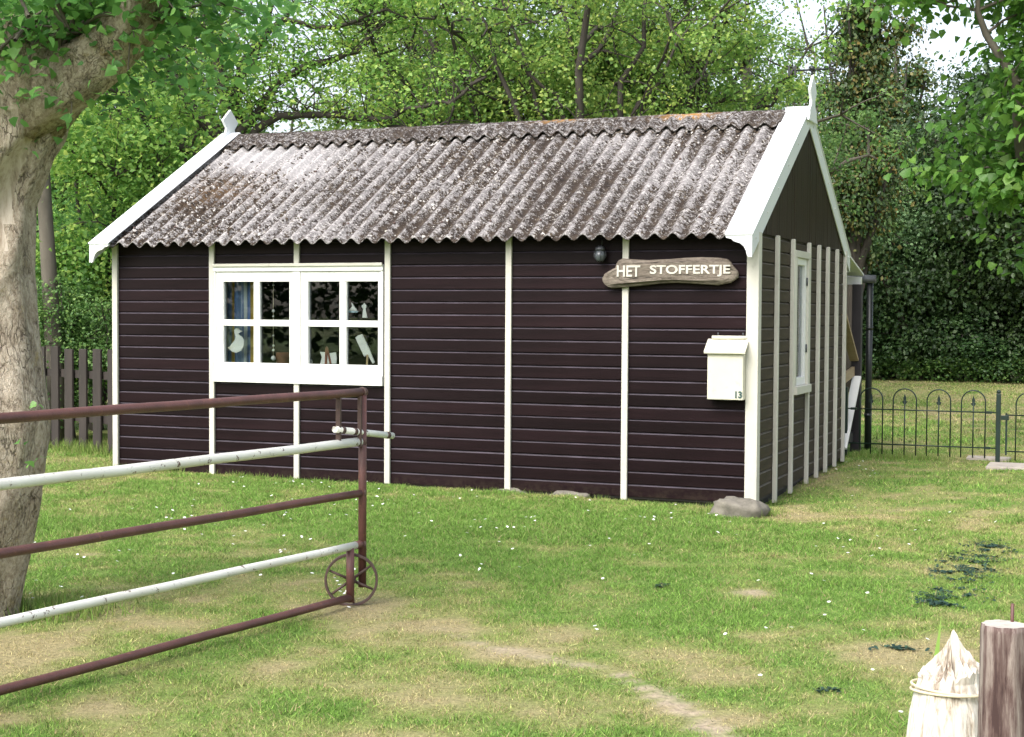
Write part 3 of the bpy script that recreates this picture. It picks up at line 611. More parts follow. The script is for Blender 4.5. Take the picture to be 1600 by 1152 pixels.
# bargeboards with their caps, brackets and finials
def slope_pt(x, y, off): return (x, y, roof_z(y)+off)
def barge(xo, xi, name_label, rear=False):
    s = -1 if xo < -3 else 1                                       # outward direction
    def Y_(y): return y if not rear else 2*RY-y
    yb, yt = EY, RY+(.0 if not rear else -.004)
    fas = MB(); a, b = sorted((xo, xo-s*.012))
    pl = [(Y_(yb), roof_z(yb)+.0), (Y_(yt), roof_z(yt)), (Y_(yt), roof_z(yt)-.175), (Y_(yb+.03), roof_z(yb)-.155), (Y_(yb), roof_z(yb)-.17)]
    fas.prism(pl, 0, a, b); fo = fas.build('bargeboard', M['white_metal'], shed, bevel=.003); tag(fo, name_label)
    cp = MB(); a, b = sorted((xo+s*.008, xi)); t = .014
    for (u, v) in ((yb-.006, yt),):
        cp.prism([(Y_(u), roof_z(yb)+(u-yb)*SL+.002), (Y_(v), roof_z(v)+.002), (Y_(v), roof_z(v)+.002+t), (Y_(u), roof_z(yb)+(u-yb)*SL+.002+t)], 0, a, b)
    cp.build('cap', M['white_metal'], fo, bevel=.004)
    for k in range(6):
        y = yb+.12+(yt-yb-.25)*k/5; z = roof_z(y)-.085
        MB().tube([(xo+s*.0005, Y_(y), z), (xo+s*.007, Y_(y), z)], [.011, .007], 8).build('rivet', M['rivet'], fo)
    br = MB(); x_in, x_out = xi, xo-s*.0125                       # ogee bracket closing the foot, facing the front
    prof = [(0, 0), (1, 0), (1, -.165), (.93, -.172), (.86, -.155), (.82, -.12), (.74, -.09), (.60, -.066), (.44, -.056), (.33, -.048), (.25, -.032), (.05, -.022)]
    pl = [(x_in+(x_out-x_in)*u, roof_z(yb)+w+.0015) for u, w in prof]
    ya = Y_(yb+.002); br.prism(pl, 1, ya, Y_(yb+.022)); br.build('end_bracket', M['white_metal'], fo)
    return fo
barge(.046, -.165, 'white bargeboard on the front slope at the right gable'); barge(.046, -.165, 'white bargeboard on the rear slope at the right gable', True)
barge(-6.075, -5.86, 'white bargeboard on the front slope at the left end'); barge(-6.075, -5.86, 'white bargeboard on the rear slope at the left end', True)
def finial(x, zs, label):
    pr = [(-.20, -.10), (-.15, -.035), (-.15, .0), (-.085, .045), (-.075, .085), (-.145, .165), (0, .30), (.145, .165), (.075, .085), (.085, .045), (.15, 0), (.15, -.035), (.20, -.10)]
    f_ = MB().prism([(RY+u, RZ-.03+(w if w < .1 else .1+(w-.1)*zs)) for u, w in pr], 0, x-.012, x+.012).build('finial', M['white_metal'], shed, bevel=.003); tag(f_, label)
finial(-5.985, 0.92, 'white diamond finial on the left end of the ridge'); finial(.062, 1.10, 'white finial under the weather vane')
# lean-to roof and posts behind the shed
lean = MB()
lean.prism([(3.95, 2.085), (5.0, 1.885), (5.0, 1.905), (3.95, 2.105)], 0, -2.6, .04)
lean.box(-2.6, .03, 4.86, 4.95, 1.79, 1.87); leanto = lean.build('lean_to_roof', M['white'], shed)
MB().box(-.045, .055, 4.77, 4.87, -.02, 1.79).build('porch_post', M['black_wood'], shed, bevel=.005)
MB().bar((-.03, 4.0, 1.52), (-.01, 4.76, .98), .03, .09, (1, 0, 0)).build('brace', M['raw_wood'], shed)
MB().bar((-.02, 3.86, .77), (-.02, 4.765, .86), .03, .10).build('porch_rail', M['raw_wood'], shed)
MB().bar((.02, 3.92, .10), (.02, 4.76, .80), .025, .09, (1, 0, 0)).build('diagonal_board', M['white'], shed)
MB().bar((-.02, 3.86, .12), (-.02, 4.765, .16), .03, .10).build('porch_rail', M['black_wood'], shed)
dp = MB(); dp.tube([(.09, 5.1, -.03), (.09, 5.1, 1.83)], .036, 14); dpo = dp.build('downpipe', M['black_metal'], shed)
MB().tube([(-.5, 5.06, 1.86), (.16, 5.06, 1.85)], .045, 12).build('gutter', M['lamp_metal'], shed)
for zz in (.35, 1.3): MB().tube([(.09, 5.1, zz), (.09, 5.1, zz+.04)], .041, 14).build('pipe_collar', M['black_metal'], dpo)

# ------------------------------------------------------------------ things on and in the shed
vane = empty('weather_vane', (.062, RY, 3.57), 'black weather vane with letters N and S on the gable finial', 'weather vane')
vx, vz = .055, 3.635
MB().tube([(vx, RY, 3.56), (vx, RY, 3.64)], [.011, .009], 8).build('rod', M['black_metal'], vane)
MB().tube([(vx, RY, 3.615), (vx, RY, 3.63), (vx, RY, 3.655), (vx, RY, 3.665)], [.012, .028, .026, .008], 10).build('hub', M['black_metal'], vane)
MB().tube([(vx-.145, RY, vz-.003), (vx+.145, RY, vz-.003)], .009, 6).build('arm', M['black_metal'], vane)
MB().tube([(vx, RY-.14, vz), (vx, RY+.14, vz)], .0065, 6).build('arm', M['black_metal'], vane)
lt = MB(); xa, xb, za, zb = vx-.205, vx-.148, vz-.045, vz+.045
lt.bar((xa, RY, za), (xa, RY, zb), .018, .012, (0, 1, 0)).bar((xb, RY+.001, za), (xb, RY+.001, zb), .018, .012, (0, 1, 0)).bar((xa, RY+.002, za+.004), (xb, RY+.002, zb-.004), .016, .010, (0, 1, 0))
tag(lt.build('letter', M['black_metal'], vane), 'letter N')
sc = (vx+.178, vz); r_ = .022; pts = [(sc[0]+r_*1.1*math.cos(t), RY, sc[1]+r_+r_*math.sin(t)) for t in np.linspace(math.radians(25), math.radians(270), 12)]+[(sc[0]+r_*1.1*math.cos(t), RY, sc[1]-r_+r_*math.sin(t)) for t in np.linspace(math.radians(90), math.radians(-155), 12)][1:]
tag(MB().tube(pts, .0095, 6).build('letter', M['black_metal'], vane), 'letter S')

# driftwood sign
yS = -.075
ol = [(155, 290), (170, 262), (200, 243), (235, 225), (243, 196), (255, 180), (280, 168), (350, 174), (420, 178), (560, 172), (660, 164), (750, 160), (850, 163), (910, 172), (928, 188), (940, 210), (970, 245), (974, 266), (970, 285), (930, 315), (850, 330), (730, 322), (600, 315), (500, 320), (420, 330), (330, 338), (265, 345), (210, 348), (188, 340), (170, 325), (158, 306)]
OL = [bp(900+a/3.84, 360+b/3.84, 1, yS)[[0, 2]] for a, b in ol]; ctr = np.mean(OL, 0)
sign = empty('driftwood_sign', (ctr[0], -.05, ctr[1]), 'driftwood name board with white letters HET STOFFERTJE on the shed front', 'sign')
b = MB(); n = len(OL); lay = [(-.046, .97), (-.056, 1.0), (-.078, .985), (-.088, .93), (-.091, .70)]; vs = []
for (yy, sc_) in lay:
    for p in OL: q = ctr+(p-ctr)*np.array([1-(1-sc_)*.25, sc_]); vs.append((q[0], yy+.004*math.sin(q[0]*23+q[1]*31), q[1]))
fs = [(i*n+(k+1) % n, i*n+k, (i+1)*n+k, (i+1)*n+(k+1) % n) for i in range(len(lay)-1) for k in range(n)]
b.add(vs, fs, True); b.f.append([(len(lay)-1)*n+k for k in range(n)]); b.sm.append(False); b.f.append([k for k in range(n)][::-1]); b.sm.append(False)
b.build('plank', M['driftwood'], sign)
def place_text(name, body, a, z0, z1, x0, x1, y, mat, parent, ext, off, tilt=0.0):
    m = text_mesh(name, body, 1.0, ext, mat, off); co = np.array([v.co for v in m.vertices]); mn = co.min(0); mx = co.max(0)
    u = (co[:, 0]-mn[0])/(mx[0]-mn[0]); w = (co[:, 1]-mn[1])/(mx[1]-mn[1]); P = np.zeros_like(co)
    P[:, 0] = x0+(x1-x0)*u; P[:, 2] = z0+(z1-z0)*w+tilt*u; P[:, 1] = y-(co[:, 2])*1.0
    P -= ORG[parent.name]; m.vertices.foreach_set('co', P.astype(np.float32).ravel()); m.update(); return obj(name, m, parent)
x0 = bp(900+245/3.84, 360+245/3.84, 1, -.095)[0]; x1 = bp(900+385/3.84, 432, 1, -.095)[0]; x2 = bp(900+443/3.84, 432, 1, -.095)[0]; x3 = bp(900+925/3.84, 432, 1, -.095)[0]
z_b = bp(1040, 360+278/3.84, 1, -.095)[2]; z_t = bp(1040, 360+209/3.84, 1, -.095)[2]
place_text('lettering', 'HET', 0, z_b, z_t, x0, x1, -.094, M['cream'], sign, .003, .022)
place_text('lettering', 'STOFFERTJE', 0, z_b, z_t, x2, x3, -.094, M['cream'], sign, .003, .022)

# mailbox
mx0, mx1 = bp(1105, 580, 1, -.13)[0], bp(1161, 580, 1, -.13)[0]; mzb, mzt = bp(1130, 625, 1, -.13)[2], bp(1130, 550, 1, -.13)[2]; mtop = bp(1140, 530, 1, -.03)[2]
mb = empty('mailbox', ((mx0+mx1)/2, -.02, mzb), 'cream metal mailbox numbered 13 beside the corner post', 'mailbox')
MB().prism([(-.022, mzb), (-.13, mzb), (-.13, mzt), (-.022, mtop-.02)], 0, mx0, mx1).build('box', M['mailbox'], mb, bevel=.006)
MB().prism([(-.022, mtop-.018), (-.152, mzt-.006), (-.152, mzt-.016), (-.157, mzt-.012), (-.157, mzt+.008), (-.03, mtop+.002)], 0, mx0-.022, mx1+.022).build('lid', M['mailbox'], mb, bevel=.004)
MB().tube([(mx0+.012, -.034, mtop+.010), (mx1+.012, -.034, mtop+.010)], .017, 10).build('hinge_roll', M['mailbox'], mb)
for fx in (.2, .9): MB().tube([(mx0+(mx1-mx0)*fx, -.023, mtop+.02), (mx0+(mx1-mx0)*fx, -.023, mtop+.05)], .006, 6).build('hook', M['lamp_metal'], mb)
zt_ = bp(1155, 360+1008/3.84, 1, -.132)[2]; place_text('number', '13', 0, zt_, bp(1155, 360+966/3.84, 1, -.132)[2], bp(900+955/3.84, 620, 1, -.132)[0], bp(900+996/3.84, 620, 1, -.132)[0], -.1325, M['number'], mb, .0015, .04)

# bulkhead lamp under the eave
lp = bp(937.5, 398, 1, -.09); lamp = empty('wall_lamp', (lp[0], -.02, lp[2]), 'small dark jar shaped lamp under the eave above the sign', 'lamp')
MB().tube([(lp[0], -.09, lp[2]-.055), (lp[0], -.09, lp[2]-.045), (lp[0], -.09, lp[2]-.01), (lp[0], -.09, lp[2]+.03)], [.012, .033, .043, .036], 14).build('glass', M['lamp_glass'], lamp)
MB().tube([(lp[0], -.09, lp[2]+.031), (lp[0], -.09, lp[2]+.055), (lp[0], -.09, lp[2]+.072)], [.041, .037, .014], 14).build('holder', M['lamp_metal'], lamp)
MB().bar((lp[0], -.0225, lp[2]+.062), (lp[0], -.085, lp[2]+.062), .02, .016).build('bracket', M['lamp_metal'], lamp)
cg_ = MB()
for k in range(4):
    t = k*math.pi/2+.4; cg_.tube([(lp[0]+.045*math.cos(t), -.09+.045*math.sin(t), lp[2]+.03), (lp[0]+.047*math.cos(t), -.09+.047*math.sin(t), lp[2]-.015), (lp[0]+.02*math.cos(t), -.09+.02*math.sin(t), lp[2]-.058)], .003, 5)
cg_.build('cage', M['lamp_metal'], lamp)
MB().tube([(lp[0], -.045, lp[2]+.066), (lp[0]+.003, -.05, lp[2]+.10), (lp[0]+.003, -.045, 2.1)], .005, 6).build('cable', M['black_metal'], lamp)

# curtain and ornaments behind the panes
def curtain(x0, x1, label):
    nu, nv = 60, 10; m = bpy.data.meshes.new('curtain'); vs = []; fs = []
    for j in range(nv+1):
        for i in range(nu+1):
            u = i/nu; v = j/nv; vs.append((x0+(x1-x0)*u, .165+.022*math.sin(u*31+.6*math.sin(v*3))+.008*math.sin(u*57+1), .95+.87*v))
    for j in range(nv):
        for i in range(nu): a = j*(nu+1)+i; fs.append((a, a+1, a+nu+2, a+nu+1))
    org = np.array(((x0+x1)/2, .165, .95)); m.from_pydata([tuple(np.array(v)-org) for v in vs], [], fs); uv = m.uv_layers.new()
    for l in m.loops: v = m.vertices[l.vertex_index].co; uv.data[l.index].uv = ((v.x+org[0]-x0)/.42, v.z)
    m.polygons.foreach_set('use_smooth', [True]*len(fs)); m.materials.append(M['curtain']); m.update()
    tag(obj('curtain', m, None, org), label, 'curtain')
curtain(-4.92, -4.545, 'blue and yellow striped curtain behind the leftmost panes')
curtain(-3.33, -3.215, 'narrow gathered blue curtain at the right edge of the double window')
zs = 6.154                                                          # scale of the enlarged look at the panes
def cut(name, pts, y, mat, label, cat, th=.014, parent=None):
    P = [bp(340+a/zs, 430+b/zs, 1, y)[[0, 2]] for a, b in pts]; c = np.mean(P, 0)
    mbb = MB().prism([tuple(p) for p in P], 1, y, y+th)
    if parent: return mbb.build(name, mat, parent, bevel=.002)
    zmin = min(p[1] for p in P); return tag(mbb.build(name, mat, None, (c[0], y, zmin), bevel=.002), label, cat)
duck = [(92, 695), (110, 690), (140, 655), (165, 620), (172, 590), (160, 555), (158, 530), (172, 512), (196, 512), (212, 530), (238, 540), (215, 550), (200, 562), (205, 578), (235, 595), (254, 630), (250, 680), (225, 725), (180, 748), (140, 738)]
cut('duck_ornament', duck, .03, M['orn_white'], 'white wooden duck ornament in front of the striped curtain', 'ornament')
t_ = empty('boat_ornament', bp(340+1300/zs, 430+350/zs, 1, .06), 'tiny white sailing boat ornament hanging in the upper right pane', 'ornament')
cut('sail', [(1255, 343), (1292, 300), (1285, 262), (1345, 343)], .03, M['orn_white'], '', '', .008, t_); cut('hull', [(1248, 346), (1356, 346), (1335, 362), (1265, 362)], .03, M['orn_blue'], '', '', .010, t_)
cut('lighthouse_ornament', [(1390, 410), (1398, 325), (1384, 308), (1384, 292), (1398, 284), (1408, 268), (1420, 284), (1432, 292), (1430, 308), (1422, 325), (1436, 410)], .03, M['orn_white'], 'tiny white lighthouse ornament hanging beside the little boat', 'ornament')
e_ = bp(340+1060/zs, 430+850/zs, 1, .10); t_ = empty('brush_ornament', (e_[0], .10, .985), 'white brush ornament with brown wooden handle on the window sill', 'ornament')
cut('white_panel', [(985, 855), (1000, 790), (983, 738), (1030, 742), (1060, 752), (1135, 742), (1145, 800), (1138, 855)], .065, M['orn_white'], '', '', .012, t_)
cut('handle', [(1028, 858), (1034, 700), (1046, 684), (1058, 700), (1092, 858), (1076, 858), (1052, 745), (1046, 858)], .052, M['orn_brown'], '', '', .012, t_)
t_ = empty('paddle_ornament', (bp(340+1430/zs, 430, 1, .09)[0], .09, .985), 'tilted white paddle shaped brush on a pale stand in the lower right pane', 'ornament')
cut('paddle', [(1322, 600), (1345, 583), (1388, 568), (1455, 705), (1508, 838), (1490, 852), (1440, 765), (1408, 785), (1340, 640)], .055, M['orn_white'], '', '', .014, t_)
cut('stand', [(1424, 872), (1432, 762), (1446, 770), (1442, 872)], .043, M['orn_pale'], '', '', .010, t_)
rg = bp(340+890/zs, 430+835/zs, 1, .07); MBr = MB().ring(rg, (0, 1, 0), .017, .007, 18, 8); tag(MBr.build('napkin_ring', M['orn_white'], None, (rg[0], rg[1], rg[2]-.024)), 'small white ring on the sill at the middle of the window', 'ornament')
bk = bp(340+630/zs, 430+790/zs, 1, .16); tag(MB().tube([(bk[0], .16, .985), (bk[0], .16, 1.0), (bk[0], .16, 1.06), (bk[0], .16, 1.10), (bk[0], .16, 1.095)], [.045, .062, .068, .062, .05], 16).build('basket', M['basket'], None, (bk[0], .16, .985)), 'round brown basket on the sill beside the striped curtain', 'basket')
t_ = empty('shell_mobile', (bp(340+540/zs, 430, 1, .08)[0], .08, 1.75), 'string of small white shells hanging right of the curtain', 'ornament')
xs_ = bp(340+535/zs, 430, 1, .08)[0]
MB().tube([(xs_, .08, 1.76), (xs_, .08, 1.03)], .0022, 5).build('string', M['rope'], t_)
for k, (z, r) in enumerate([(1.70, .010), (1.47, .014), (1.42, .010), (1.25, .009), (1.16, .010), (1.12, .012), (1.05, .022)]):
    MB().tube([(xs_, .08, z-r), (xs_, .08, z-r*.4), (xs_+.003, .08, z+r*.5), (xs_+.004, .08, z+r)], [r*.3, r, r*.8, r*.2], 8).build('shell', M['orn_white'], t_)

# ------------------------------------------------------------------ field gate standing open in the foreground
E0 = np.array([-0.849, -4.834]); G0 = np.array([-1.182, -7.060]); gd = (G0-E0)/np.linalg.norm(G0-E0); GL = 3.55
def gp(t, z, side=0.0): return (E0[0]+gd[0]*t-gd[1]*side, E0[1]+gd[1]*t+gd[0]*side, z)
def on_gate(px, py):
    d = ray(px, py); nrm = np.array([-gd[1], gd[0], 0]); t = ((np.array([*E0, 0])-CAM)@nrm)/(d@nrm); p = CAM+t*d; return (p[:2]-E0)@gd, p[2]
gate = empty('field_gate', (E0[0], E0[1], 0), 'brown and white tubular field gate with an iron wheel standing open', 'gate')
def wob(a, b, z0, z1, n=14, amp=.0012):
    return [gp(a+(b-a)*i/(n-1), z0+(z1-z0)*i/(n-1)+amp*math.sin(i*1.7+z0*9), amp*math.sin(i*1.1+z0*5)) for i in range(n)]
for z, r, m, lab, t0 in ((1.068, .021, 'rust', 'rusty brown top rail', -.02), (.821, .022, 'chipped_white', 'chipped white upper rail', .022), (.564, .019, 'rust', 'brown middle rail', .02), (.307, .019, 'chipped_white', 'chipped white lower rail', .06), (.052, .019, 'rust', 'brown bottom rail', .10)):
    tag(MB().tube(wob(t0, GL, z, z), r, 14).build('rail', M[m], gate), lab)
MB().tube([gp(0, .09), gp(0, 1.07)], .0205, 14).build('end_post', M['rust'], gate)
MB().tube([gp(.0, .307), gp(.06, .307)], .0205, 12).build('rail_stub', M['rust'], gate)
MB().tube([gp(.10, .03), gp(.10, .30)], .020, 12).build('wheel_strut', M['rust'], gate)
MB().tube([gp(GL, .02), gp(GL, 1.07)], .022, 12).build('hinge_post', M['rust'], gate)
ta, _ = on_gate(529, 640); MB().bar(gp(ta, .84), gp(ta, 1.05), .026, .012, (gd[0], gd[1], 0)).build('latch_strap', M['rust_dark'], gate)
tb, _ = on_gate(559, 640); MB().bar(gp(tb, .80, .012), gp(tb, 1.05, .012), .020, .010, (gd[0], gd[1], 0)).build('latch_strap', M['rust_dark'], gate)
u0, w0 = on_gate(523, 671); u1, w1 = on_gate(613, 681)
bolt = MB().tube([gp(u0, w0, -.0), gp(u1, w1, -.0)], .017, 12).build('latch_bolt', M['chipped_white'], gate)
for u in (.10, .30, .88): MB().tube([gp(u0+(u1-u0)*u, w0+(w1-w0)*u), gp(u0+(u1-u0)*(u+.05), w0+(w1-w0)*(u+.05))], .0185, 10).build('rust_band', M['rust_dark'], bolt)
for zr in (1.068, .821, .564, .307): MB().ring(gp(.004, zr), (gd[0], gd[1], 0), .021, .006, 16, 6).build('weld', M['rust_dark'], gate)
MB().tube([gp(.05, .125), gp(.05, .125, .0)][:1]+[gp(.12, .125)]+[gp(-.06, .125)], .011, 8).build('axle', M['rust_dark'], gate) if False else None
wc = np.array(gp(.052, .130, -.030)); d3 = np.array([.45, -.893, 0]); sd = np.array([.893, .45, 0])
rim = MB(); nw = 48; zz3 = np.array([0, 0, 1.0]); vs = []
for k in range(nw):
    t = 2*math.pi*k/nw; dd = sd*math.cos(t)+zz3*math.sin(t)
    vs += [wc+dd*.133-d3*.016, wc+dd*.133+d3*.016, wc+dd*.121+d3*.016, wc+dd*.121-d3*.016]
rim.add(vs, [(k*4+j, k*4+(j+1) % 4, ((k+1) % nw)*4+(j+1) % 4, ((k+1) % nw)*4+j) for k in range(nw) for j in range(4)])
wh = rim.build('wheel', M['rust_dark'], gate, bevel=.002)
MB().tube([wc-d3*.06, wc-d3*.03, wc+d3*.03, wc+d3*.06], [.012, .024, .024, .012], 12).build('hub', M['rust_dark'], wh)
for k in range(6):
    t = math.radians(90+60*k+6); dd = sd*math.cos(t)+np.array([0, 0, 1])*math.sin(t)
    MB().tube([wc+dd*.012, wc+dd*.118], [.0075, .006], 7).build('spoke', M['rust_dark'], wh)
gpst = gp(GL+.14, 0); gpo = MB().tube([(gpst[0], gpst[1], z) for z in (-.2, .3, .8, 1.2, 1.25)], [.085, .08, .08, .078, .06], 14)
tag(gpo.build('gate_post', M['post_brown'], None, gpst), 'weathered wooden post at the hinged end of the field gate', 'post')

# ------------------------------------------------------------------ posts in the right foreground
def posD(px, D): d = ray(px, 1000); d = d[:2]/np.hypot(d[0], d[1]); return CAM[0]+d[0]*D, CAM[1]+d[1]*D
bx, by = posD(1568, 3.85); rng2 = random.Random(4)
pt = empty('brown_post', (bx, by, 0), 'weathered brown round post with an iron pin in the right foreground', 'post')
ztop = .712; jit = [[1+.05*math.sin(k*2.1+1)+.03*rng2.uniform(-1, 1) for k in range(28)] for i in range(6)]
MB().tube([(bx+.004*(ztop-z), by, z) for z in (-.15, .2, .45, .6, .695, ztop)], [.060, .058, .056, .0545, .054, .051], 28, True, lambda i, k: jit[0][k]+.25*(jit[i][k]-1)).build('shaft', M['post_brown'], pt).data.materials.append(M['post_top'])
for p_ in pt.children[0].data.polygons:
    if p_.normal.z > .9: p_.material_index = 1
px_, py_ = posD(1581, 3.885); MB().tube([(px_, py_, ztop-.05), (px_, py_, ztop+.045)], .0045, 8).build('iron_pin', M['rust'], pt)
wx, wy = posD(1484, 4.03)
wp = empty('broken_post', (wx, wy, 0), 'broken whitewashed post with jagged top and tied rope', 'post')
r6 = np.random.default_rng(12); nk = 72; vs = []
groove = np.array([1+.05*math.sin(3*t+1)+.06*(float(fbm(np.array([math.cos(t)*2+7]), np.array([math.sin(t)*2+3]), 5, 4, 3)[0])-.5) for t in np.linspace(0, 2*math.pi, nk+1)[:nk]])
layers = [(z, float(np.interp(z, [-.15, .2, .36, .44, .49, .525], [.118, .116, .112, .102, .091, .080]))) for z in np.linspace(-.15, .525, 24)]
for (z, r) in layers:
    for k in range(nk): t = 2*math.pi*k/nk; q = r*(groove[k]+.012*r6.uniform(-1, 1)); vs.append((wx+q*math.cos(t), wy+q*math.sin(t), z))
shards = [(.010, 0, .102, .082, 1.0), (.008, 0, .046, .128, .95), (-.014, -.012, .022, .070, .9), (.024, -.01, .020, .062, 1), (-.062, -.01, .022, .020, 1), (.055, .01, .03, .034, 1)]
rings = [.079, .076, .072, .065, .058, .050, .042, .034, .026, .018, .010, .004]
spl = r6.random(nk)*.7+np.roll(r6.random(nk), 1)*.3
for rr in rings:
    for k in range(nk):
        t = 2*math.pi*k/nk; x_, y_ = rr*math.cos(t), rr*math.sin(t)
        h_ = max(H_*max(0, 1-math.hypot(x_-cx_, y_-cy_)/w_)**e_ for cx_, cy_, w_, H_, e_ in shards)
        h_ = h_*(1+(spl[k]-.55)*1.1*min(1, rr/.035))-.012*(spl[(k*5) % nk] < .18)*(rr > .02)
        h_ += .022*(float(fbm(np.array([x_*40+5]), np.array([y_*40+5]), 2, 14, 3)[0])-.5); vs.append((wx+x_, wy+y_, .523+h_))
L_ = len(layers)+len(rings)
fs = [(i*nk+k, i*nk+(k+1) % nk, (i+1)*nk+(k+1) % nk, (i+1)*nk+k) for i in range(L_-1) for k in range(nk)]+[tuple((L_-1)*nk+k for k in range(nk))]
MB().add(vs, fs, False).build('stump', M['post_white'], wp)
for k, (ang, hh) in enumerate([(2.9, .014), (3.5, .006)]):
    p = np.array((wx+.07*math.cos(ang), wy+.07*math.sin(ang), .51)); MB().tube([p, p+np.array((-.008*math.cos(ang), 0, hh)), p+np.array((-.02*math.cos(ang), 0, hh+.025))], [.015, .009, .001], 6).build('splinter', M['post_white'], wp)
rp = MB()
for dz, rr in ((.492, .0935), (.500, .092)): 
    rp.tube([(wx+rr*1.03*math.cos(t), wy+rr*1.03*math.sin(t), dz+.010*math.cos(t+2.6+dz*100)) for t in np.linspace(0, 2*math.pi, 40)], .0038, 6, False)
rp.build('rope', M['rope'], wp)
sx_, sy_ = posD(1613, 4.3); tag(MB().box(sx_-.03, sx_+.06, sy_-.012, sy_+.012, -.1, .46).build('white_plank', M['chipped_white'], None, (sx_, sy_, 0)), 'edge of a white plank right of the brown post', 'plank')

# ------------------------------------------------------------------ fences, stones, slabs
def board_fence():
    a = bp(82, 700, 2, 0); b = bp(172, 712, 2, 0); d = (b-a)[:2]; ln = np.linalg.norm(d); d = d/ln
    fr = empty('board_fence', (a[0], a[1], 0), 'old brown board fence left of the shed', 'fence'); rr = random.Random(3)
    step = ln/4.1; nrm = np.array([d[1], -d[0]])
    for k in range(-3, 6):
        c = a[:2]+d*(step*k+.07); w = .155*rr.uniform(.9, 1.05); h = 1.06+rr.uniform(-.02, .02)
        if k == 5: w = .10
        tl = rr.uniform(-.012, .012); p0 = np.array([*(c), -.03]); p1 = np.array([*(c+d*tl), h])
        MB().bar(p0, p1, .024, w, (d[0], d[1], 0)).build('board', M['fence_wood'], fr, bevel=.004)
    for z in (.35, .80):
        q0 = a[:2]-d*.75+np.array([-nrm[0], -nrm[1]])*.045; q1 = a[:2]+d*(ln+.12)-nrm*.045
        MB().bar((*q0, z), (*q1, z), .04, .08).build('rail', M['fence_wood'], fr)
board_fence()
FY = 4.10
def iron_panel(root, xs, x0, x1, zr0=.145, zr1=.50, dz=0):
    for z in (zr0, zr1): MB().tube([(x0, FY, z+dz), (x1, FY, z+dz)], .0065, 8).build('rail', M['green_metal'], root)
    for c in xs:
        R = .115; pts = [(c-R, FY+.012, .04+dz)]+[(c-R*math.cos(t), FY+.012, .60+dz+R*math.sin(t)) for t in np.linspace(0, math.pi, 13)]+[(c+R, FY+.012, .04+dz)]
        MB().tube(pts, .0068, 8).build('hoop', M['green_metal'], root)
        sp = MB().tube([(c, FY+.012, .04+dz), (c, FY+.012, .60+dz)], .0068, 8).build('picket', M['green_metal'], root)
        MB().prism([(c-.012, .56+dz), (c-.026, .585+dz), (c-.012, .592+dz), (c-.015, .62+dz), (c, .665+dz), (c+.015, .62+dz), (c+.012, .592+dz), (c+.026, .585+dz), (c+.012, .56+dz)], 1, FY+.008, FY+.016).build('spearhead', M['green_metal'], sp)
fen = empty('iron_fence', (.75, FY, 0), 'dark green hooped iron fence between the shed and its gate post', 'fence')
iron_panel(fen, [.275, .61, .945, 1.28], .03, 1.52)
MB().box(-.012, .04, FY-.026, FY+.026, -.05, .72).build('post', M['green_metal'], fen, bevel=.004)
MB().box(1.498, 1.542, FY-.022, FY+.022, -.05, .69).build('post', M['green_metal'], fen, bevel=.004)
MB().tube([(1.52, FY, .69), (1.52, FY, .70), (1.52, FY, .715), (1.52, FY, .73)], [.012, .022, .022, .008], 10).build('post_cap', M['green_metal'], fen)
for (x, z) in ((.10, .50), (1.43, .50), (1.42, .145)): MB().box(x-.03, x+.03, FY-.016, FY+.016, z-.012, z+.012).build('clamp', M['green_metal'], fen)
ig = empty('iron_gate', (1.56, FY, 0), 'hooped iron garden gate at the right edge beyond the lawn', 'gate')
iron_panel(ig, [1.80, 2.135, 2.47], 1.585, 2.62, .13, .49, -.01)
MB().box(1.588, 1.606, FY-.009, FY+.009, .08, .50).build('stile', M['green_metal'], ig)
MB().box(1.545, 1.62, FY-.02, FY+.01, .43, .475).build('latch', M['green_metal'], ig, bevel=.003)
rs = random.Random(9)
def slab(px, py, w, d, label):
    p = bp(px, py, 2, 0); m = MB().box(p[0]-w/2, p[0]+w/2, p[1]-d/2, p[1]+d/2, -.06, .022+rs.uniform(0, .006)); o_ = m.build('paving_slab', M['slab'], None, (p[0], p[1], 0), bevel=.008); tag(o_, label, 'slab'); return o_
slab(1545, 718, .42, .22, 'pale paving slab at the foot of the iron gate post'); slab(1590, 731, .55, .5, 'pale paving slab in front of the iron gate at the right edge')
def rock(name, c, sx, sy, sz, seed, label, cat='stone'):
    rg_ = np.random.default_rng(seed); vs = []; fs = []; nu, nv = 22, 11
    ph = rg_.uniform(0, 6, 6)
    for j in range(nv+1):
        for i in range(nu):
            t = 2*math.pi*i/nu; p = math.pi*j/nv; d = np.array([math.cos(t)*math.sin(p), math.sin(t)*math.sin(p), math.cos(p)])
            q = 1+.12*math.sin(d[0]*3+ph[0])*math.sin(d[1]*4+ph[1])+.10*math.sin(d[2]*5+ph[2]+d[0]*2)+.05*math.sin(d[0]*9+ph[3])+.045*rg_.uniform(-1, 1)+.08*math.sin(d[1]*7+d[0]*6+ph[4])
            d = np.sign(d)*np.abs(d)**.75; vs.append((c[0]+d[0]*sx*q, c[1]+d[1]*sy*q, c[2]+d[2]*sz*q))
    for j in range(nv):
        for i in range(nu): fs.append((j*nu+i, (j+1)*nu+i, (j+1)*nu+(i+1) % nu, j*nu+(i+1) % nu))
    tag(MB().add(vs, fs, True).build(name, M['stone'], None, (c[0], c[1], c[2]-sz*.5)), label, cat)
sp_ = bp(1148, 815, 2, -.05); rock('boulder', (sp_[0], sp_[1]+.10, .005), .205, .16, .10, 3, 'grey boulder at the foot of the shed corner')
for k, (px, lab) in enumerate(((800, 'flat stone under the shed front below the fourth batten'), (890, 'flat stone under the shed front between the last two battens'))):
    q = bp(px, 782, 1, -.02); rock('foundation_stone', (q[0], -.005, -.03), .13+.03*k, .07, .045, 20+k, lab)

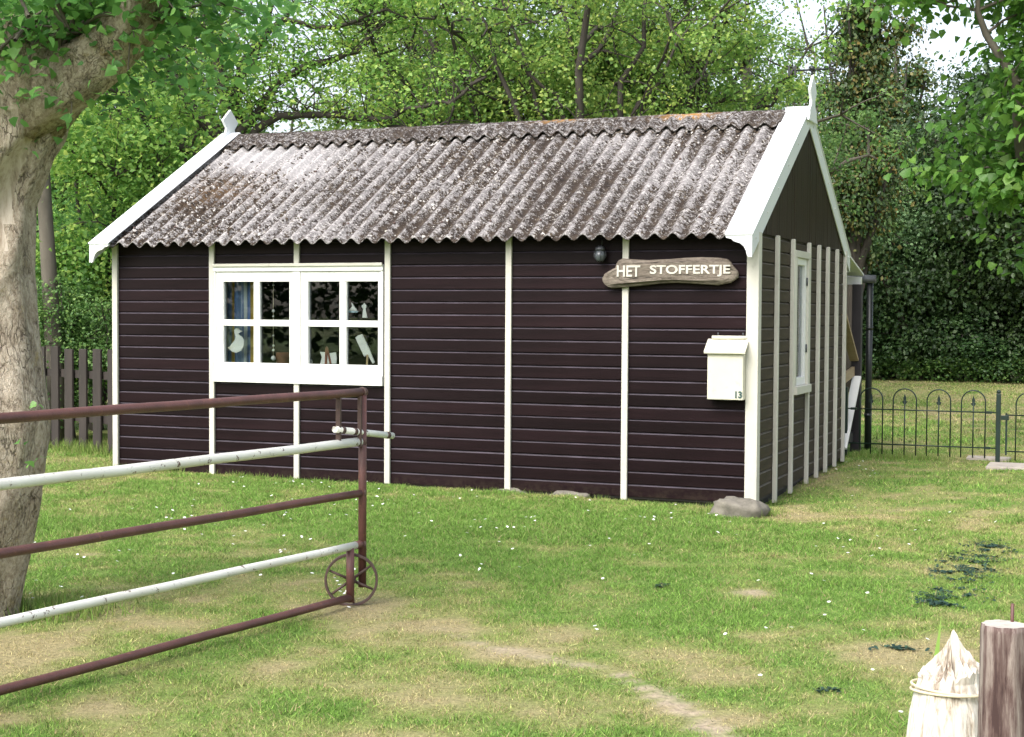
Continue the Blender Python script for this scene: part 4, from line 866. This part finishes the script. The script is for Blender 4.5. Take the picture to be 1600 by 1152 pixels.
# ------------------------------------------------------------------ daisies and dark clover in the lawn
def discs(rng, xy, r, zup, mat, name, k=5):
    n = len(xy); x, y = xy[:, 0], xy[:, 1]; z = ground_z(x, y)+zup*rng.uniform(.6, 1.2, n); c = np.stack([x, y, z], -1); vv = [c]
    tl = rng.normal(0, .25, (n, 2))
    for i in range(k):
        a = 2*np.pi*i/k+rng.uniform(-.2, .2, n); dx = np.cos(a)*r*rng.uniform(.7, 1.3, n); dy = np.sin(a)*r*rng.uniform(.7, 1.3, n)
        vv.append(c+np.stack([dx, dy, dx*tl[:, 0]+dy*tl[:, 1]], -1))
    V = np.stack(vv, 1).reshape(-1, 3); b = np.arange(n)*(k+1)
    F = np.concatenate([np.stack([b, b+1+i, b+1+(i+1) % k], -1) for i in range(k)]); return np_mesh(name, V, F, mat)
rd = np.random.default_rng(21); pts = []
CL = [(660, 825, 10, 120, 25), (810, 820, 14, 50, 12), (1050, 815, 9, 40, 8), (760, 895, 3, 80, 20), (1130, 840, 6, 30, 8), (1385, 850, 7, 40, 12), (1330, 855, 4, 40, 12), (350, 825, 18, 70, 25), (490, 800, 12, 60, 20), (130, 870, 10, 70, 15), (90, 940, 8, 60, 10), (590, 800, 10, 60, 12), (545, 930, 14, 16, 14), (530, 945, 6, 12, 8), (760, 780, 25, 160, 6), (420, 755, 20, 120, 6), (1250, 920, 6, 60, 20), (1150, 990, 4, 60, 15), (1000, 990, 3, 60, 15), (1270, 970, 3, 60, 10), (1340, 728, 14, 14, 9), (900, 840, 8, 100, 25), (1000, 810, 10, 100, 10), (260, 800, 10, 80, 15), (1480, 820, 6, 60, 15), (1000, 900, 5, 200, 40), (400, 880, 14, 130, 25), (1330, 760, 5, 60, 20), (1100, 1100, 3, 200, 30), (1380, 1020, 5, 60, 25)]
for (a, b_, n, sx, sy) in CL:
    for k in range(int(n*1.1)): pts.append(bp(a+rd.normal(0, sx), b_+rd.normal(0, sy), 2, 0)[:2])
pts = np.array([p for p in pts if not (p[0] < .05 and p[1] > -.05 and p[0] > -6)])
tag(obj('daisies', discs(rd, pts, .0095, .027, M['daisy'], 'daisies', 6)), 'small white daisies scattered through the lawn', 'flowers', kind='stuff')
pts = []
for (c, sx, sy) in DARK:
    n = int(1300*(sx*sy)/.013)+8
    for k in range(n): pts.append((c[0]+rd.normal(0, sx*1.0), c[1]+rd.normal(0, sy*1.1)))
pts = np.array(pts); pts = pts[fbm(pts[:, 0], pts[:, 1], 16, 71, 2) > .53]
tag(obj('dark_clover', discs(rd, pts, .010, .011, M['clover'], 'dark_clover', 5)), 'dark blue green clover patches in the lawn at right', 'clover', kind='stuff')
q = bp(1462, 1035, 2, 0); tag(MB().add([(q[0]-.012, q[1], 0), (q[0]+.012, q[1], 0), (q[0]+.016, q[1]+.005, .10), (q[0]+.020, q[1]+.01, .20), (q[0]+.006, q[1]+.006, .11)], [(0, 1, 2, 4), (4, 2, 3)]).build('grass_blade', M['leaf_light'], None, (q[0], q[1], 0)), 'single tall bright grass blade left of the broken post', 'grass blade')

# ------------------------------------------------------------------ trees
def leaf_arrays(rng, C, size, up=.6, shape='rhomb', bias=None):
    n = len(C); nr = rng.normal(0, 1, (n, 3)); nr[:, 2] = np.abs(nr[:, 2])+up
    if bias is not None: nr = nr*.75+bias
    nr /= np.linalg.norm(nr, axis=1)[:, None]
    t = rng.normal(0, 1, (n, 3)); t[:, 2] -= .4; t -= nr*(t*nr).sum(1)[:, None]; t /= np.linalg.norm(t, axis=1)[:, None]; b = np.cross(nr, t)
    s = (size*rng.uniform(.6, 1.3, n))[:, None]
    if shape == 'rhomb':
        V = np.stack([C-t*s*.5, C+b*s*.36+nr*s*.10, C+t*s*.5-nr*s*.06, C-b*s*.36+nr*s*.10], 1).reshape(-1, 3); k = np.arange(n)*4
        F = np.concatenate([np.stack([k, k+3, k+2], -1), np.stack([k, k+2, k+1], -1)])
    else:                                                          # broad lobed leaf
        V = np.stack([C-t*s*.42, C-t*s*.20+b*s*.46+nr*s*.08, C+t*s*.16+b*s*.30+nr*s*.08, C+t*s*.56-nr*s*.08, C+t*s*.16-b*s*.30+nr*s*.08, C-t*s*.20-b*s*.46+nr*s*.08], 1).reshape(-1, 3); k = np.arange(n)*6
        F = np.concatenate([np.stack([k, k+3, k+2], -1), np.stack([k, k+2, k+1], -1), np.stack([k, k+4, k+3], -1), np.stack([k, k+5, k+4], -1)])
    return V, F
def bez(a, b, c, n): return [a*(1-t)**2+b*2*t*(1-t)+c*t*t for t in np.linspace(0, 1, n)]
def make_tree(seed, H, tr, cb, rx, nl, ns, nleaf, ls, lmat, bmat, lean=(0, 0), flat=.5, shape='rhomb', stems=1, sag=.15, clump=.30, name='tree', zmax=99, bare=0.0):
    rng = np.random.default_rng(seed); wood = MB(); C = []; BI = []
    cz = (cb+H)/2; rz = (H-cb)/2
    for st in range(stems):
        base = np.array([rng.normal(0, .12*(stems > 1)), rng.normal(0, .12*(stems > 1)), -.1]); n = 8
        topp = np.array([lean[0]+rng.normal(0, .25+.5*(stems > 1)), lean[1]+rng.normal(0, .25+.5*(stems > 1)), H*.86])
        tk = [base+(topp-base)*t+np.array([rng.normal(0, .05), rng.normal(0, .05), 0])*H*.14*(0 < t < 1) for t in np.linspace(0, 1, n)]
        rd_ = [tr*(1.25 if i == 0 else 1)*(1-.8*i/(n-1)) for i in range(n)]; wood.tube(tk, rd_, 9)
        for i in range(nl//stems):
            f = rng.uniform(max(cb/H*.75, .06), .95); j = f*(n-1); j0 = min(int(j), n-2); p0 = tk[j0]+(tk[j0+1]-tk[j0])*(j-j0); rr = tr*(1-.65*f)*.72
            az = 2*math.pi*(i*.618+rng.uniform(-.1, .1)); hz = rng.uniform(-.9, 1)
            end = np.array([lean[0]*.7, lean[1]*.7, cz])+np.array([math.cos(az)*rx*math.sqrt(max(1-hz*hz, .05)), math.sin(az)*rx*math.sqrt(max(1-hz*hz, .05)), hz*rz])*rng.uniform(.55, 1.0)
            if end[2] < p0[2]-rz*.6: p0 = tk[max(1, j0-2)]
            mid = (p0+end)/2+np.array([rng.normal(0, .15)*rx, rng.normal(0, .15)*rx, rng.normal(sag, .2)*rx*.5])
            L = bez(p0, mid, end, 8); L = [q+rng.normal(0, .03*rx, 3)*(0 < k < 7) for k, q in enumerate(L)]
            wood.tube(L, [max(rr*(1-.85*k/7), .008) for k in range(8)], 6, False)
            for s_ in range(ns):
                t = rng.uniform(.3, 1); q = L[min(int(t*7), 6)]; d = rng.normal(0, 1, 3); d[2] = d[2]*.55+.15; d /= np.linalg.norm(d); e = q+d*rx*rng.uniform(.12, .38)
                m = (q+e)/2+rng.normal(0, .06*rx, 3); B = bez(q, m, e, 4); wood.tube(B, [max(rr*.28*(1-.7*k/3), .005) for k in range(4)], 5, False)
                k = int(nleaf/(nl*ns)*rng.uniform(.4, 1.6))*(rng.random() > bare); sg = clump*rng.uniform(.6, 1.3)
                pc = e+rng.normal(0, 1, (k, 3))*np.array([sg, sg, sg*flat]); al = rng.random(k) < .3
                pc[al] = np.array(B)[rng.integers(1, 4, al.sum())]+rng.normal(0, .09, (al.sum(), 3)); C.append(pc); BI.append((pc-e)/max(sg, .05)*.8)
    C = np.concatenate(C); BI = np.concatenate(BI); kk = (C[:, 2] > .03) & (C[:, 2] < zmax); V, F = leaf_arrays(rng, C[kk], ls*rng.uniform(.85, 1.25, kk.sum()), .6, shape, np.clip(BI[kk], -2, 2))
    return wood.mesh('trunk', bmat), np_mesh('crown', V, F, lmat)
def plant(name, meshes, px, dist, sc, rot, label, cat='tree', group=None, xy=None):
    x, y = xy if xy is not None else at(px, dist); r = empty(name, (x, y, 0), label, cat, group)
    r.rotation_euler = (0, 0, rot); r.scale = (sc,)*3 if np.isscalar(sc) else sc
    obj('trunk', meshes[0], r); obj('crown', meshes[1], r); return r
A1 = make_tree(1, 7.2, .13, 2.3, 2.5, 26, 10, 42000, .056, bare=.25, lmat=M['leaf_light'], bmat=M['bark_dark'], lean=(.3, 0), sag=.2, clump=.235)
A2 = make_tree(2, 7.6, .12, 2.2, 2.3, 26, 10, 42000, .056, bare=.25, lmat=M['leaf_light'], bmat=M['bark_dark'], lean=(-.4, .2), sag=.3, clump=.235, stems=2)
A3 = make_tree(3, 7.8, .15, 2.0, 2.7, 24, 10, 38000, .064, bare=.2, lmat=M['leaf_mid'], bmat=M['bark_grey'], lean=(.2, .2), sag=.2, clump=.235)
B1 = make_tree(4, 4.6, .06, .15, 1.7, 22, 9, 26000, .058, M['leaf_light'], M['bark_dark'], (0, 0), stems=3, clump=.26, name='bush')
B2 = make_tree(5, 3.4, .05, .05, 1.5, 22, 8, 28000, .055, M['leaf_mid'], M['bark_dark'], (0, 0), stems=3, clump=.26, name='bush')
D1 = make_tree(6, 7.6, .18, .8, 3.0, 26, 10, 40000, .105, M['leaf_grey'], M['bark_dark'], (0, 0), clump=.42)
D2 = make_tree(7, 8.2, .16, 1.4, 2.6, 24, 10, 34000, .105, M['leaf_dark'], M['bark_dark'], (.3, 0), clump=.42)
U1 = make_tree(8, 2.6, .05, .05, 1.5, 20, 8, 20000, .085, M['leaf_dark'], M['bark_dark'], (0, 0), stems=3, clump=.28)
MP = make_tree(9, 7.6, .14, 1.6, 2.5, 24, 9, 22000, .102, M['leaf_maple'], M['bark_grey'], (0, 0), shape='lobed', clump=.32)
IV = make_tree(10, 9.5, .22, 2.5, 1.35, 22, 8, 26000, .10, M['leaf_brown'], M['bark_dark'], (.2, 0), clump=.32)
LG = 'light green trees behind the shed'; DG = 'dark trees beyond the far lawn'
def gnarled():
    rg = np.random.default_rng(77); D = 18.8; bx_, by_ = at(368, D); root = empty('gnarled_tree', (bx_, by_, 0), 'gnarled tree with bare twisting limbs spreading from behind the left finial', 'tree')
    def P(px, py, dd=0.0): d = ray(px, py); d = d/np.hypot(d[0], d[1]); return CAM+d*(D+dd)
    limbs = [([(368, 480), (372, 330), (368, 215), (350, 150), (330, 70), (318, -40)], .085, .030, 0), ([(370, 300), (376, 210), (372, 130), (392, 80), (440, 30), (505, -30)], .065, .02, .5),
             ([(374, 225), (415, 192), (470, 180), (530, 184), (590, 188), (640, 170), (700, 158), (760, 120)], .045, .014, -.4), ([(372, 210), (410, 165), (445, 120), (500, 95), (560, 75), (590, 40), (610, 0)], .048, .012, .3),
             ([(366, 240), (320, 200), (280, 130), (240, 80), (180, 40)], .05, .014, .2), ([(364, 260), (300, 240), (250, 215), (200, 150), (150, 130)], .045, .012, -.5), ([(330, 300), (260, 290), (220, 260), (180, 275)], .035, .01, -.6),
             ([(352, 150), (300, 110), (270, 50), (250, -20)], .035, .012, .6), ([(440, 30), (520, 45), (600, 20), (680, 30)], .025, .01, .2), ([(590, 188), (640, 205), (700, 195)], .018, .008, -.5), ([(376, 120), (420, 50), (430, -20)], .03, .012, .9)]
    w = MB(); C = []
    for pts, r0, r1, dd in limbs:
        Q = [P(a, b, dd*i/(len(pts)-1)) for i, (a, b) in enumerate(pts)]; Q[0] = Q[0]; fine = []
        for i in range(len(Q)-1):
            for t in (0, .34, .67): fine.append(Q[i]+(Q[i+1]-Q[i])*t+rg.normal(0, .022, 3)*(i+t > 0))
        fine.append(Q[-1]); n = len(fine)
        if r0 > .08: fine = [np.array([bx_, by_, -.1]), np.array([bx_+.02, by_, .8])]+fine; n += 2
        w.tube(fine, [1.35*(r0+(r1-r0)*i/(n-1)) for i in range(n)], 8, False)
        for i in range(3, n):
            for k in range(3):
                q = fine[i]; d = rg.normal(0, 1, 3); d[2] = abs(d[2])*.8+.1; d /= np.linalg.norm(d); L = rg.uniform(.25, .85); e = q+d*L; B = bez(q, (q+e)/2+rg.normal(0, .1, 3), e, 5); w.tube(B, [.011, .009, .007, .005, .004], 5, False)
                if rg.random() < .55: m = int(rg.uniform(50, 150)); C.append(e+rg.normal(0, 1, (m, 3))*np.array([.2, .2, .12]))
    w.build('trunk', M['bark_dark'], root); C = np.concatenate(C); V, F = leaf_arrays(rg, C-ORG[root.name], .060); obj('crown', np_mesh('crown', V, F, M['leaf_light']), root)
gnarled()
plant('broadleaf_tree', A1, 640, 25.5, 1.0, 2.4, 'light green tree in front of the bright sky gap over the roof', group=LG)
plant('broadleaf_tree', A1, 735, 20.5, 1.0, 1.7, 'light green tree with straight grey trunk above the middle of the roof', group=LG)
plant('broadleaf_tree', A2, 900, 19.6, .95, 3.3, 'yellow green forked tree above the right half of the ridge', group=LG)
plant('broadleaf_tree', A1, 1055, 21.0, 1.02, 4.2, 'light green tree with slender trunk left of the weather vane', group=LG)
plant('broadleaf_tree', A3, 1180, 24.5, .92, 2.2, 'mid green tree just left of the weather vane, far behind the ridge', group=LG)
plant('broadleaf_tree', A3, 735, 27.0, 1.0, .9, 'mid green tree deeper in the wood behind the roof middle', group=LG)
plant('broadleaf_tree', A3, 890, 28.5, 1.05, 5.1, 'mid green tree deeper in the wood above the right half of the roof', group=LG)
plant('broadleaf_tree', A3, 290, 26.0, .95, 3.9, 'mid green tree deeper in the wood left of the left finial', group=LG)
plant('broadleaf_tree', A1, 200, 22.5, 1.0, 2.9, 'light green tree behind the left bargeboard', group=LG)
plant('broadleaf_tree', A3, 60, 25.0, 1.05, 1.3, 'mid green tree at the left edge behind the pale trunk', group=LG)
plant('broadleaf_tree', A3, 1010, 30.0, 1.1, 2.6, 'tall mid green tree at the back of the wood left of the vane', group=LG)
plant('shrub', B1, 150, 19.0, 1.0, .3, 'tall light green shrub over the board fence beside the shed', 'shrub')
plant('shrub', B1, 265, 20.2, 1.02, 2.3, 'tall light green shrub behind the left end of the roof', 'shrub')
plant('shrub', B2, 118, 17.6, .62, 1.0, 'low green shrub right behind the board fence', 'shrub')
plant('shrub', B2, 40, 19.5, 1.0, 3.0, 'green shrub left of the board fence behind the pale trunk', 'shrub')
plant('shrub', B1, 470, 22.0, .86, 4.0, 'light green shrub showing over the roof right of the left finial', 'shrub')
# slim leaning tree beside the board fence
ST = MB(); p0 = np.array([*at(92, 17.3), -.1]); tk = [p0+np.array([-.02*0, 0, 0])]
for k in range(1, 9):
    t = k/8; pxk = 92-26*min(1, t*1.6)+10*max(0, t-.5); q = at(pxk, 17.3); tk.append(np.array([q[0], q[1], 5.2*t]))
slim = empty('slim_tree', (p0[0], p0[1], 0), 'slim grey leaning trunk beside the board fence at left', 'tree')
ST.tube(tk, [.11, .10, .092, .085, .078, .07, .06, .05, .035], 10).build('trunk', M['bark_grey'], slim)
rs_ = np.random.default_rng(31); cc = np.concatenate([tk[k]+rs_.normal(0, 1, (900, 3))*np.array([.8, .8, .45]) for k in (5, 6, 7, 8)]); V, F = leaf_arrays(rs_, cc-ORG[slim.name], .075)
obj('crown', np_mesh('crown', V, F, M['leaf_light']), slim)
# right side
plant('ivy_clad_tree', IV, 1330, 29.0, (.68, .68, .95), .5, 'tree with reddish brown ivy foliage right of the weather vane')
plant('ivy_clad_tree', IV, 1395, 38.0, .98, 2.5, 'distant dark trunk with reddish ivy under the bright sky gap')
plant('dark_tree', D1, 1450, 36.5, .80, 1.1, 'grey green leafy tree above the iron fence', group=DG)
plant('dark_tree', D1, 1345, 35.5, .72, 2.6, 'grey green leafy tree right behind the gable bargeboard', group=DG)
plant('dark_tree', D2, 1530, 36.0, .95, 4.1, 'dark green tree behind the maple at right', group=DG)
plant('dark_tree', D2, 1625, 34.0, 1.05, 5.3, 'dark green tree at the right edge beyond the far lawn', group=DG)
plant('broadleaf_tree', A3, 1225, 33.0, 1.0, .2, 'mid green tree far behind the gable finial', group=LG)
plant('maple_tree', MP, 1690, 17.5, 1.0, .8, 'bright green large leaved maple overhanging from the right edge')
UG = ['dark bush beside the downpipe at the lawn end', 'dark bush above the first fence hoop', 'dark bush above the second fence hoop', 'dark bush above the third fence hoop', 'dark bush above the fourth fence hoop', 'dark bush above the iron gate post', 'dark bush above the iron gate']
for k, lab in enumerate(UG):
    plant('dark_bush', U1, 1345+k*45, 34.6+.7*(k % 2), (1.0, 1.0, .65+.27*((k*7) % 4)), k*1.3, lab, 'bush', 'dark bushes along the end of the far lawn')
# low evergreen ground cover at the end of the lawn, and the wood behind everything
rw = np.random.default_rng(41)
def mass(name, n, x0, x1, y0, y1, z0, z1, size, mat, label, cat):
    x = rw.uniform(x0, x1, n); y = rw.uniform(y0, y1, n); top = z0+(z1-z0)*(.45+.9*fbm(x, y, .35 if z1 > 2 else 1.5, 33, 3)); z = z0+(top-z0)*rw.random(n)**.6
    V, F = leaf_arrays(rw, np.stack([x, y, z], -1), size); tag(obj(name, np_mesh(name, V, F, mat)), label, cat, kind='stuff')
mass('ground_cover', 26000, -5.5, 5.5, 22.0, 24.2, 0.0, .62, .075, M['leaf_mid'], 'low evergreen ground cover along the far end of the lawn', 'ground cover')
mass('woodland', 60000, -34, 16, 31, 37, 0, 5.2, .26, M['leaf_dark'], 'dense dark woodland closing the view behind the trees', 'woodland')

mass('added_tree_belt', 26000, -30, 24, -36, -29, 0, 7.0, .38, M['leaf_dark'], 'unseen dark tree belt added behind the camera to darken pane and wall reflections', 'trees')  # out of view, added so panes and wall reflect dark instead of bright horizon

# ------------------------------------------------------------------ the old pollard at the left edge
TY = -5.9
pol = empty('pollard_tree', (-2.45, TY, 0), 'thick pale pollarded trunk with leafy head at the left edge', 'tree')
TR = [(-.15, -2.60, .40), (.0, -2.55, .35), (.25, -2.44, .31), (.6, -2.33, .295), (.95, -2.275, .295), (1.3, -2.315, .28), (1.65, -2.33, .262), (1.95, -2.315, .25), (2.15, -2.23, .255), (2.32, -2.17, .275), (2.47, -2.12, .29), (2.62, -2.08, .28), (2.76, -2.05, .23), (2.84, -2.05, .10)]
rp_ = np.random.default_rng(8); NK = 56; vs = []; zz = np.linspace(-.15, 2.84, 120); cxs = np.interp(zz, [t[0] for t in TR], [t[1] for t in TR]); rds = np.interp(zz, [t[0] for t in TR], [t[2] for t in TR])
for z, cx_, r in zip(zz, cxs, rds):
    for k in range(NK):
        t = 2*math.pi*k/NK; u, w = t*3, z*1.3
        q = 1+.045*math.sin(5*t+z*1.6)+.03*math.sin(9*t-z*2.3)
        q += .12*(float(fbm(np.array([math.cos(t)*1.2+5]), np.array([math.sin(t)*1.2+z*.55]), 5, 2, 4)[0])-.5)+(.22*(float(fbm(np.array([math.cos(t)+9]), np.array([math.sin(t)+z*2]), 4, 6, 3)[0])-.5) if z > 2.2 else 0)
        # long hollow scar with rolled lips on the side that faces the lane
        ang = math.atan2(math.sin(t+.60), math.cos(t+.60))
        if 1.45 < z < 2.3:
            c_ = math.sin((z-1.45)/.85*math.pi)**.6; wd = .34*c_; a_ = ang-.75*(z-1.9); q += -.24*c_*math.exp(-(a_/max(wd, .05))**4)+.13*c_*math.exp(-((abs(a_)-wd*1.45)/.17)**2)
        vs.append((cx_+r*q*math.cos(t), TY+r*q*math.sin(t), z))
fs = [(i*NK+k, i*NK+(k+1) % NK, (i+1)*NK+(k+1) % NK, (i+1)*NK+k) for i in range(len(zz)-1) for k in range(NK)]+[tuple((len(zz)-1)*NK+k for k in range(NK))]
trk = MB().add(vs, fs, True).build('trunk', M['bark_poplar'], pol); trk.data.materials.append(M['bare_wood'])
for p_ in trk.data.polygons:
    c_ = p_.center+Vector((-2.45, TY, 0)); z = c_.z
    if 1.5 < z < 2.25:
        cx_ = float(np.interp(z, [t[0] for t in TR], [t[1] for t in TR])); t = math.atan2(c_.y-TY, c_.x-cx_); a_ = math.atan2(math.sin(t+.6), math.cos(t+.6))-.75*(z-1.9)
        if abs(a_) < .36*math.sin((z-1.45)/.85*math.pi)**.6: p_.material_index = 1
def nz(i, k, s=1): return 1+.18*(math.sin(k*2.3+i*1.1+s)+math.sin(k*1.1-i*1.7))*.5
MB().tube([(-2.0, TY, 2.40), (-1.80, TY-.02, 2.50), (-1.62, TY, 2.60), (-1.47, TY+.02, 2.74), (-1.36, TY+.03, 2.92), (-1.34, TY+.03, 2.96)], [.19, .15, .125, .118, .11, .06], 18, True, nz).build('bough', M['bark_poplar'], pol)
MB().tube([(-2.1, TY+.05, 2.6), (-2.3, TY+.1, 2.85), (-2.5, TY+.15, 3.2)], [.2, .14, .09], 14, True, nz).build('bough', M['bark_poplar'], pol)
# shoots and leaves that sprout from the head
sh = MB(); CC = []
heads = [(-2.05, 2.62, 12), (-1.45, 2.85, 9), (-2.35, 2.90, 8), (-1.75, 2.62, 6)]
heads += [(-1.95, 2.60, 6), (-2.25, 2.66, 8), (-1.62, 2.70, 8), (-1.30, 2.92, 10), (-1.0, 3.0, 8)]
for (hx, hz, n) in heads:
    for k in range(n):
        p = np.array([hx, TY+rp_.normal(-.14, .14), hz]); d = rp_.normal(0, 1, 3); d[2] = abs(d[2])*.75+.18; d /= np.linalg.norm(d); L = rp_.uniform(.25, .70)
        if hx > -1.6 and rp_.random() < .6: d = np.array([.8, rp_.normal(0, .5), rp_.uniform(-.12, .55)]); d /= np.linalg.norm(d)
        e = p+d*L; m = p+d*L*.5+np.array([0, 0, .10]); e[2] -= .08; B = bez(p, m, e, 6); sh.tube(B, [.010, .009, .008, .006, .005, .003], 5, False)
        for q in range(int(30+L*60)):
            t = rp_.uniform(.2, 1.03); b0 = B[min(int(t*5), 4)]; b1 = B[min(int(t*5)+1, 5)]; CC.append(b0+(b1-b0)*(t*5 % 1)+rp_.normal(0, .085, 3))
for (px, py, n) in [(400, 25, 90), (350, 70, 70), (380, -10, 90), (310, 110, 60), (290, 60, 90), (250, 120, 60), (255, 20, 110), (210, 60, 40), (180, 20, 110), (140, 70, 70), (100, 30, 120), (60, 80, 70), (20, 40, 130), (30, 120, 40), (90, 130, 22), (130, 130, 18), (150, 165, 26), (110, 185, 18), (15, 165, 16), (320, 10, 120), (230, 165, 25), (10, 200, 18), (60, 150, 10), (200, 110, 18)]:
    d = ray(px, py); d = d/np.hypot(d[0], d[1]); q = CAM+d*(7.15+rp_.normal(0, .18)); p = np.array([min(q[0]-.1, -1.3) if px > 200 else q[0], TY, 2.75]); sh.tube(bez(p, (p+q)/2+np.array([0, 0, .12]), q, 6), [.009, .008, .007, .005, .004, .003], 5, False)
    CC += list(q+rp_.normal(0, 1, (n, 3))*np.array([.10, .12, .07]))
for k in range(8):                                                # water shoots low on the trunk
    z = rp_.choice([.72, .85, 1.0]); CC.append(np.array([-1.93+rp_.normal(0, .03), TY-.12+rp_.normal(0, .06), z+rp_.normal(0, .06)]))
sh.build('shoots', M['bark_grey'], pol)
V, F = leaf_arrays(rp_, np.array(CC)-ORG[pol.name], .052, .5, 'lobed'); obj('crown', np_mesh('crown', V, F, M['leaf_poplar']), pol)
